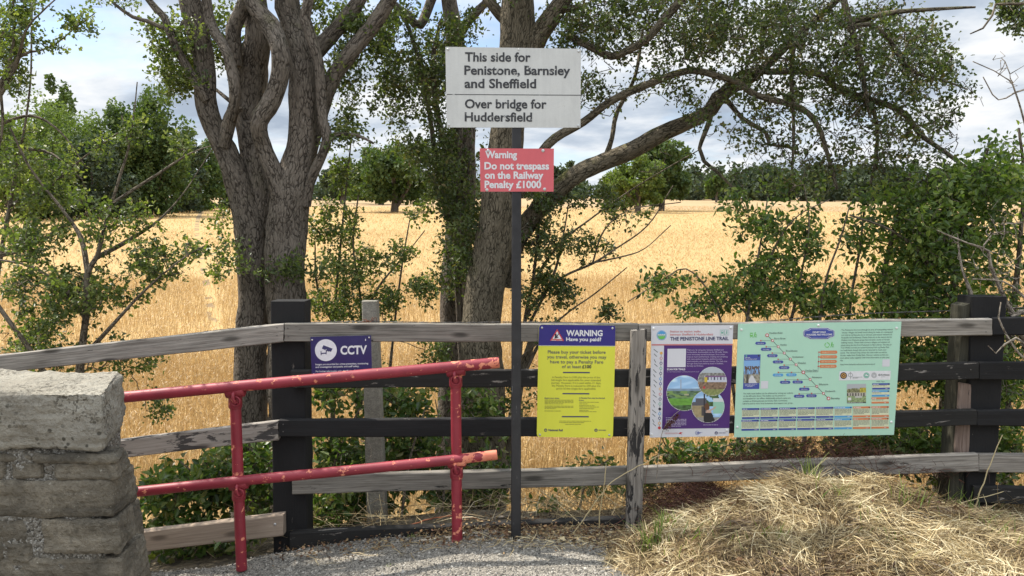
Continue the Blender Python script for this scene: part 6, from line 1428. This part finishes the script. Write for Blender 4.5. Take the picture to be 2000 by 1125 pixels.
S.line('route_line', 'i_grey', 164, 313, 147, 970, 3, 1)
for i, (y, c) in enumerate(zip(yy, cc)):
    x = 164 - (y - 313) * .026
    S.circ('station_dot', c, x, y, 12.5, 2, 20)
    if i not in (0, 11, 15): S.circ('station_dot', 's_pale', x, y, 7.5, 3, 16)
    S.line('station_name', 'i_grey', x - 30 - 8 * (i % 3), y - 6 - 9 * (i % 2), x - 66 + 3 * (i % 4), y - 34 - 5 * (i % 2), 5.5, 1)
S.fuzz('small_print', 'i_lilac', 204, 879, 392, 1, 12, 5, seed=31); S.fuzz('small_print', 'i_lilac', 204, 893, 384, 6, 12, 5, seed=32); S.fuzz('small_print', 'i_lilac', 532, 942, 734, 1, 12, 4, seed=33)
S.text('operator_mark', 'i_rose', 'CROSSCOUNTRY', 196, 1024, 12, 116, 0.004); S.poly('operator_mark', 'i_red', [(314, 1022), (330, 1008), (356, 1012), (338, 1018), (346, 1028), (328, 1022)], 2)
S.ring('operator_mark', 'i_blue', 480, 1014, 15, 18, 1, 24); S.fuzz('operator_mark', 'i_blue', 474, 1008, 524, 2, 9, 5, seed=41)
S.circ('operator_mark', 'i_navy', 647, 1015, 14); S.ring('operator_mark', 's_pale', 647, 1017, 4, 7, 2, 14); S.text('operator_mark', 'i_navy', 'NORTHERN', 667, 1019, 9, 62, 0.01)
S.screw([(98, 97), (777, 90), (740, 992), (80, 1030)], 0.0075, 'cap_white', 'screw_cap', 0.005); S.done()

# ---- green walking line map
def pic_avenue(u, v):
    n = nzv(u * 16, v * 10, 2.0); c = np.array([.22, .42, .72])
    if v > .25 and abs(nzv(u * 13 + 2, v * 3, 8)) < .16 + .1 * v: c = np.array([.12, .08, .06])
    if v > .62: c = np.array([.30, .28, .22]) * (1 + n)
    if v > .66 and abs(u - .5) < (v - .6) * .8: c = np.array([.62, .62, .64])
    if v > .62 and .3 > u > .16 - .0: c = np.array([.08, .07, .06])
    return c
def pic_viaduct(u, v):
    n = nzv(u * 12, v * 12, 5.0); c = np.array([.42, .44, .46])
    if v > .22 + .12 * abs(u - .4): c = np.array([.20, .20, .10]) * (1 + n)
    if u > .68 and .2 < v < .6: c = np.array([.42, .36, .05]) * (1 + n)
    if .44 < v < .62: c = np.array([.45, .42, .36]) if (u * 7) % 1 > .45 or v < .48 else np.array([.08, .07, .06])
    if v >= .62: c = np.array([.25, .33, .16]) * (1 + .8 * n)
    if .42 < u < .8 and .62 < v < .72: c = np.array([.5, .5, .46])
    if .05 < u < .22 and .70 < v < .84: c = np.array([.66, .66, .64])
    if v > .94: c = np.array([.05, .05, .05])
    return c
t = thing('line_map', 'large mint green map board of walks along the railway line', 'map board', P(1590, 852, YP))
S = Sign(t, YP, 1425, 620, 4.6886, -0.0135)
S.plate('panel', 's_mint', [(78, 57), (1574, 38), (1505, 1075), (41, 1098)], 0.004)
stn = [('Huddersfield', 343, 162, 16, 364, 150, 118), ('Berry Brow', 393, 212, 12, 409, 201, 103), ('Honley', 445, 268, 12, 463, 258, 60), ('Brockholes', 500, 326, 12, 516, 314, 104), ('Stocksmoor', 555, 381, 12, 574, 369, 104), ('Shepley', 609, 433, 12, 624, 424, 74), ('Denby Dale', 674, 502, 16, 694, 494, 108), ('Penistone', 736, 566, 12, 755, 556, 90), ('Silkstone', 798, 631, 12, 816, 620, 86), ('Dodworth', 858, 695, 12, 876, 683, 90), ('Barnsley', 905, 741, 16, 929, 748, 80)]
for a, b_ in zip(stn[:-1], stn[1:]): S.line('route_line', 'i_dark', a[1], a[2], b_[1], b_[2], 4, 1)
for nm, x, y, r, tx, ty, tw in stn:
    S.circ('station_dot', 'i_red', x, y, r, 2, 22); S.circ('station_dot', 'i_white', x, y, r * .6, 3, 18); S.text('station_name', 'i_grey', nm, tx, ty, 16, tw, 0.006)
def hexlab(cx, cy, mat, body, hw=50, hh=13):
    S.poly('walk_tag', mat, [(cx - hw, cy), (cx - hw + 10, cy - hh), (cx + hw - 10, cy - hh), (cx + hw, cy), (cx + hw - 10, cy + hh), (cx - hw + 10, cy + hh)], 2)
    S.text('walk_tag', 'i_white', body, cx, cy + 5, 9, hw * 1.1, 0.006, 3, 'c')
br = [(285, 212, 393, 212, 284, 236, 'Berry Brow'), (335, 268, 445, 268, 334, 291, 'Honley'), (390, 326, 500, 326, 391, 350, 'Brock Opp'), (444, 383, 555, 381, 443, 407, 'Stock Opp'), (499, 436, 609, 433, 499, 459, 'Shepley'), (446, 503, 674, 502, 443, 527, 'Denby'), (509, 571, 736, 566, 508, 593, 'Pen Opp'), (684, 634, 798, 631, 683, 656, 'Silk One'), (636, 700, 858, 695, 636, 721, 'Dod One')]
for x0, y0, x1, y1, cx, cy, b_ in br:
    S.line('branch_line', 'i_grey', x0, y0, x1 - 8, y1, 2.5, 1); S.circ('branch_dot', 'i_red', x0, y0, 6.5, 2, 14); hexlab(cx, cy, 'i_sky' if b_ == 'Denby' else 'i_blue', b_)
for x, y, cx, cy, m_, b_ in ((567, 503, 565, 525, 'i_sky', 'Walk 2'), (624, 569, 623, 591, 'i_blue', 'Pen Walk 2'), (751, 695, 749, 717, 'i_blue', 'Dod Walk 2')):
    S.circ('branch_dot', 'i_red', x, y, 6.5, 2, 14); hexlab(cx, cy, m_, b_)
S.line('branch_line', 'i_grey', 682, 500, 809, 498, 2.5, 1); S.line('branch_line', 'i_grey', 809, 499, 818, 318, 2.5, 1)
for y, b_ in ((318, 'Denby A Circular'), (361, 'Denby B Circular'), (404, 'DD Round Walk'), (447, 'DD Village Walk')):
    x = 818 - (y - 318) * .05; S.circ('branch_dot', 'i_red', x, y, 6.5, 2, 14)
    S.poly('walk_tag', 'i_orange', [(x + 9, y), (x + 17, y - 14), (x + 160, y - 15), (x + 170, y - 1), (x + 160, y + 13), (x + 17, y + 14)], 2); S.text('walk_tag', 'i_cream', b_, x + 89, y + 4, 9, 122, 0.006, 3, 'c')
# heading cartouche
def cart(x0, y0, x1, y1, b, mat, lay): S.poly('title_badge', mat, [(x0, (y0 + y1) / 2 - 20), (x0 + 14, y0 + b), (x0 + 40, y0 + b - 4), (x0 + 58, y0), (x1 - 58, y0), (x1 - 40, y0 + b - 4), (x1 - 14, y0 + b), (x1, (y0 + y1) / 2 - 20), (x1, (y0 + y1) / 2 + 20), (x1 - 14, y1 - b), (x1 - 40, y1 - b + 4), (x1 - 58, y1), (x0 + 58, y1), (x0 + 40, y1 - b + 4), (x0 + 14, y1 - b), (x0, (y0 + y1) / 2 + 20)], lay)
cart(674, 94, 961, 199, 18, 'i_white', 1); cart(677, 97, 958, 196, 18, 'i_blue', 2); cart(684, 103, 951, 190, 17, 'i_white', 3); cart(687, 106, 948, 187, 17, 'i_blue', 4)
S.text('title_badge', 'i_white', 'DENBY DALE', 818, 141, 15, 120, 0.03, 5, 'c'); S.text('title_badge', 'i_white', 'WALKERS ARE WELCOME', 818, 164, 15, 238, 0.03, 5, 'c')
# green walker and train symbols
S.rrect('walker_symbol', 'i_green', 187, 146, 213, 174, 6); S.rect('walker_symbol', 's_mint', 191, 151, 209, 160, 2); S.line('walker_symbol', 'i_green', 188, 184, 196, 174, 4); S.line('walker_symbol', 'i_green', 212, 184, 204, 174, 4); S.rect('walker_symbol', 'i_green', 185, 140, 216, 144)
for ox_, oy_ in ((232, 140), (936, 230)):
    S.circ('walker_symbol', 'i_green', ox_ + 2, oy_, 5.5, 1, 12); S.line('walker_symbol', 'i_green', ox_, oy_ + 6, ox_ - 3, oy_ + 24, 9, 1.3); S.line('walker_symbol', 'i_green', ox_ - 3, oy_ + 22, ox_ - 12, oy_ + 44, 5, 1.6); S.line('walker_symbol', 'i_green', ox_ - 2, oy_ + 22, ox_ + 9, oy_ + 42, 5, 1.9); S.line('walker_symbol', 'i_green', ox_, oy_ + 9, ox_ + 13, oy_ + 20, 4, 2.2); S.line('walker_symbol', 'i_green', ox_ + 15, oy_ + 14, ox_ + 11, oy_ + 44, 2.5, 2.5)
for a0, a1 in ((-100, 20), (40, 140), (160, 235)):
    th = [R(a0 + (a1 - a0) * k / 8) for k in range(9)]
    S.poly('walker_symbol', 'i_green', [(893 + 24 * math.cos(a), 252 + 24 * math.sin(a)) for a in th] + [(893 + 17 * math.cos(a), 252 + 17 * math.sin(a)) for a in th[::-1]], 1)
# leaflet, squares, paragraphs
S.poly('leaflet_picture', 'i_blue', [(134, 340), (284, 338), (271, 654), (122, 657)], 1); S.picture('leaflet_picture', pic_avenue, 130, 394, 277, 602, 34, 44, 2)
S.text('leaflet_picture', 'i_white', 'The Kirk Dale to Shell', 142, 386, 10, 106, 0.01, 2); S.fuzz('leaflet_picture', 'i_white', 142, 366, 244, 1, 10, 4, 2, 3); S.circ('leaflet_picture', 'i_teal', 153, 352, 8, 2, 14); S.circ('leaflet_picture', 'i_dark', 266, 350, 8, 2, 14); S.fuzz('leaflet_picture', 'i_white', 140, 610, 252, 2, 13, 3, 2, 4); S.fuzz('leaflet_picture', 'i_white', 160, 632, 236, 1, 13, 3, 2, 5)
S.poly('blank_square', 's_pale', [(287, 583), (354, 582), (351, 651), (284, 652)], 1); S.poly('blank_square', 's_pale', [(1400, 384), (1468, 383), (1465, 449), (1397, 450)], 1)
for i, (b_, wd) in enumerate((('The walk route leaflets can be obtained by visiting our website', 456), ('via the QR code above. The leaflets can be printed or', 390), ('downloaded for use offline. Additionally printed copies are', 436), ('available at Shelmanthorpe and Denby Dale Community', 408), ('Libraries and at other local businesses that support our group.', 458))): S.text('paragraph', 'i_grey', b_, 124 - i, 703 + i * 23, 13, wd, 0.006)
for i, (b_, wd) in enumerate((('. The Penistone line runs through an area of outstanding natural', 478), ('beauty, villages and small towns along its route are connected', 462), ('not only by rail but also by an intricate and ancient network of', 462), ('footpaths and bridleways. Denby Dale sits at the centre and its', 462), ('Walkers Are Welcome group have devised a series of 10 new', 444), ('walking routes. These trails connect villages and stations all', 446), ('points along the line from Dodworth to Berry Brow. The idea of', 464), ('Train Walks is to take an outward journey from e.g Denby Dale', 444), ('and walk back, though this can be reversed to meet your', 420), ('needs. The network map shows the train walks as well as', 424), ('circular walks from Denby Dale. Visit our website to find out', 440), ('more about walks together with local information to plan your', 452), ('trip.', 28))): S.text('paragraph', 'i_grey', b_, 1014 + (16 if i == 1 else 0) + (12 if i > 1 else 0) - i * 1.3, 121 + i * 23.2, 13, wd, 0.006, ang=-.012)
S.text('paragraph', 'i_grey', 'https://www.denbydale-walkersarewelcome.org.uk/', 1012, 436, 12, 320, 0.004)
S.poly('logo_strip', 'i_white', [(1006, 493), (1476, 488), (1471, 570), (1001, 577)], 1)
S.circ('logo_strip', 'i_dark', 1043, 532, 31, 2, 26); S.ring('logo_strip', 'i_yellow', 1043, 532, 17, 22, 3, 22); S.line('logo_strip', 'i_yellow', 1030, 520, 1056, 545, 4, 3.4); S.line('logo_strip', 'i_yellow', 1056, 520, 1030, 545, 4, 3.8)
S.ring('logo_strip', 'i_grey', 1106, 527, 17, 20, 2, 22); S.line('logo_strip', 'i_grey', 1106, 500, 1106, 566, 2.5, 2.4); S.fuzz('logo_strip', 'i_grey', 1126, 545, 1214, 2, 8, 3.5, 2, 8)
S.circ('logo_strip', 'i_teal', 1252, 530, 27, 2, 24); S.ring('logo_strip', 'i_white', 1252, 530, 20, 22, 3, 22); S.poly('logo_strip', 'i_white', [(1236, 532), (1248, 518), (1270, 532), (1262, 538)], 3)
for q in (24, 17, 10): S.ring('logo_strip', 'i_grey', 1322, 529, q - 2.2, q, 2, 22)
S.circ('logo_strip', 'i_grey', 1371, 526, 10, 2, 16); S.line('logo_strip', 'i_white', 1365, 526, 1377, 526, 3, 3); S.line('logo_strip', 'i_white', 1371, 520, 1371, 532, 3, 3.5); S.text('logo_strip', 'i_grey', 'Kirklees', 1387, 532, 15, 76, 0.02); S.text('logo_strip', 'i_grey', 'COUNCIL', 1388, 547, 6, 36, 0.0)
S.picture('landscape_picture', pic_viaduct, 1074, 610, 1249, 786, 40, 40, 1)
S.text('landscape_picture', 'i_white', 'Denby Dale Walkers are Welcome', 1078, 783, 7, 140, 0.01, 3)
S.text('paragraph', 'i_grey', 'Walk Type', 1342, 591, 10, 76, 0.004)
def keybox(x0, y0, x1, y1, mat, seed, h=17):
    S.rect('info_box', 'i_cream', x0, y0 + h, x1, y1 - h, 1); S.rect('info_box', mat, x0, y0, x1, y0 + h, 2); S.rect('info_box', mat, x0, y1 - h, x1, y1, 2)
    S.fuzz('info_box', 'i_white', x0 + 6, y0 + h * .35, x0 + (x1 - x0) * .72, 1, 9, 5, 3, seed); S.circ('info_box', 'i_dark', x1 - 11, y0 + h * .5 - 1, 5.5, 3, 10); S.fuzz('info_box', 'i_white', x1 - 42, y1 - h * .62, x1 - 5, 1, 9, 4, 3, seed + 1)
    n = int((y1 - y0 - 2 * h - 6) / 10.5)
    if n > 0: S.fuzz('info_box', 'i_grey', x0 + 4, y0 + h + 6, x1 - 6, n, 10.5, 4, 2, seed + 2)
for k, (y0, y1, m_) in enumerate(((603, 660, 'i_blue'), (668, 724, 'i_sky'), (732, 788, 'i_orange'))): keybox(1306 - k * 4, y0, 1466 - k * 4, y1, m_, 60 + k * 3, 16)
for r_ in range(2):
    for k in range(8):
        x0 = 113 + k * 169.2 - r_ * (5 - k * .6); y0 = 831 - k * 2.6 + r_ * (107 - k * .1)
        keybox(x0, y0, x0 + 160, y0 + 99, 'i_blue' if k < 5 else 'i_sky' if k == 5 else 'i_orange', 100 + r_ * 50 + k * 5)
S.screw([(108, 112), (814, 72), (1528, 97), (1480, 957), (71, 1004)], 0.0068, 'cap_white', 'screw_cap', 0.005); S.done()
bpy.data.objects.remove(_fo)
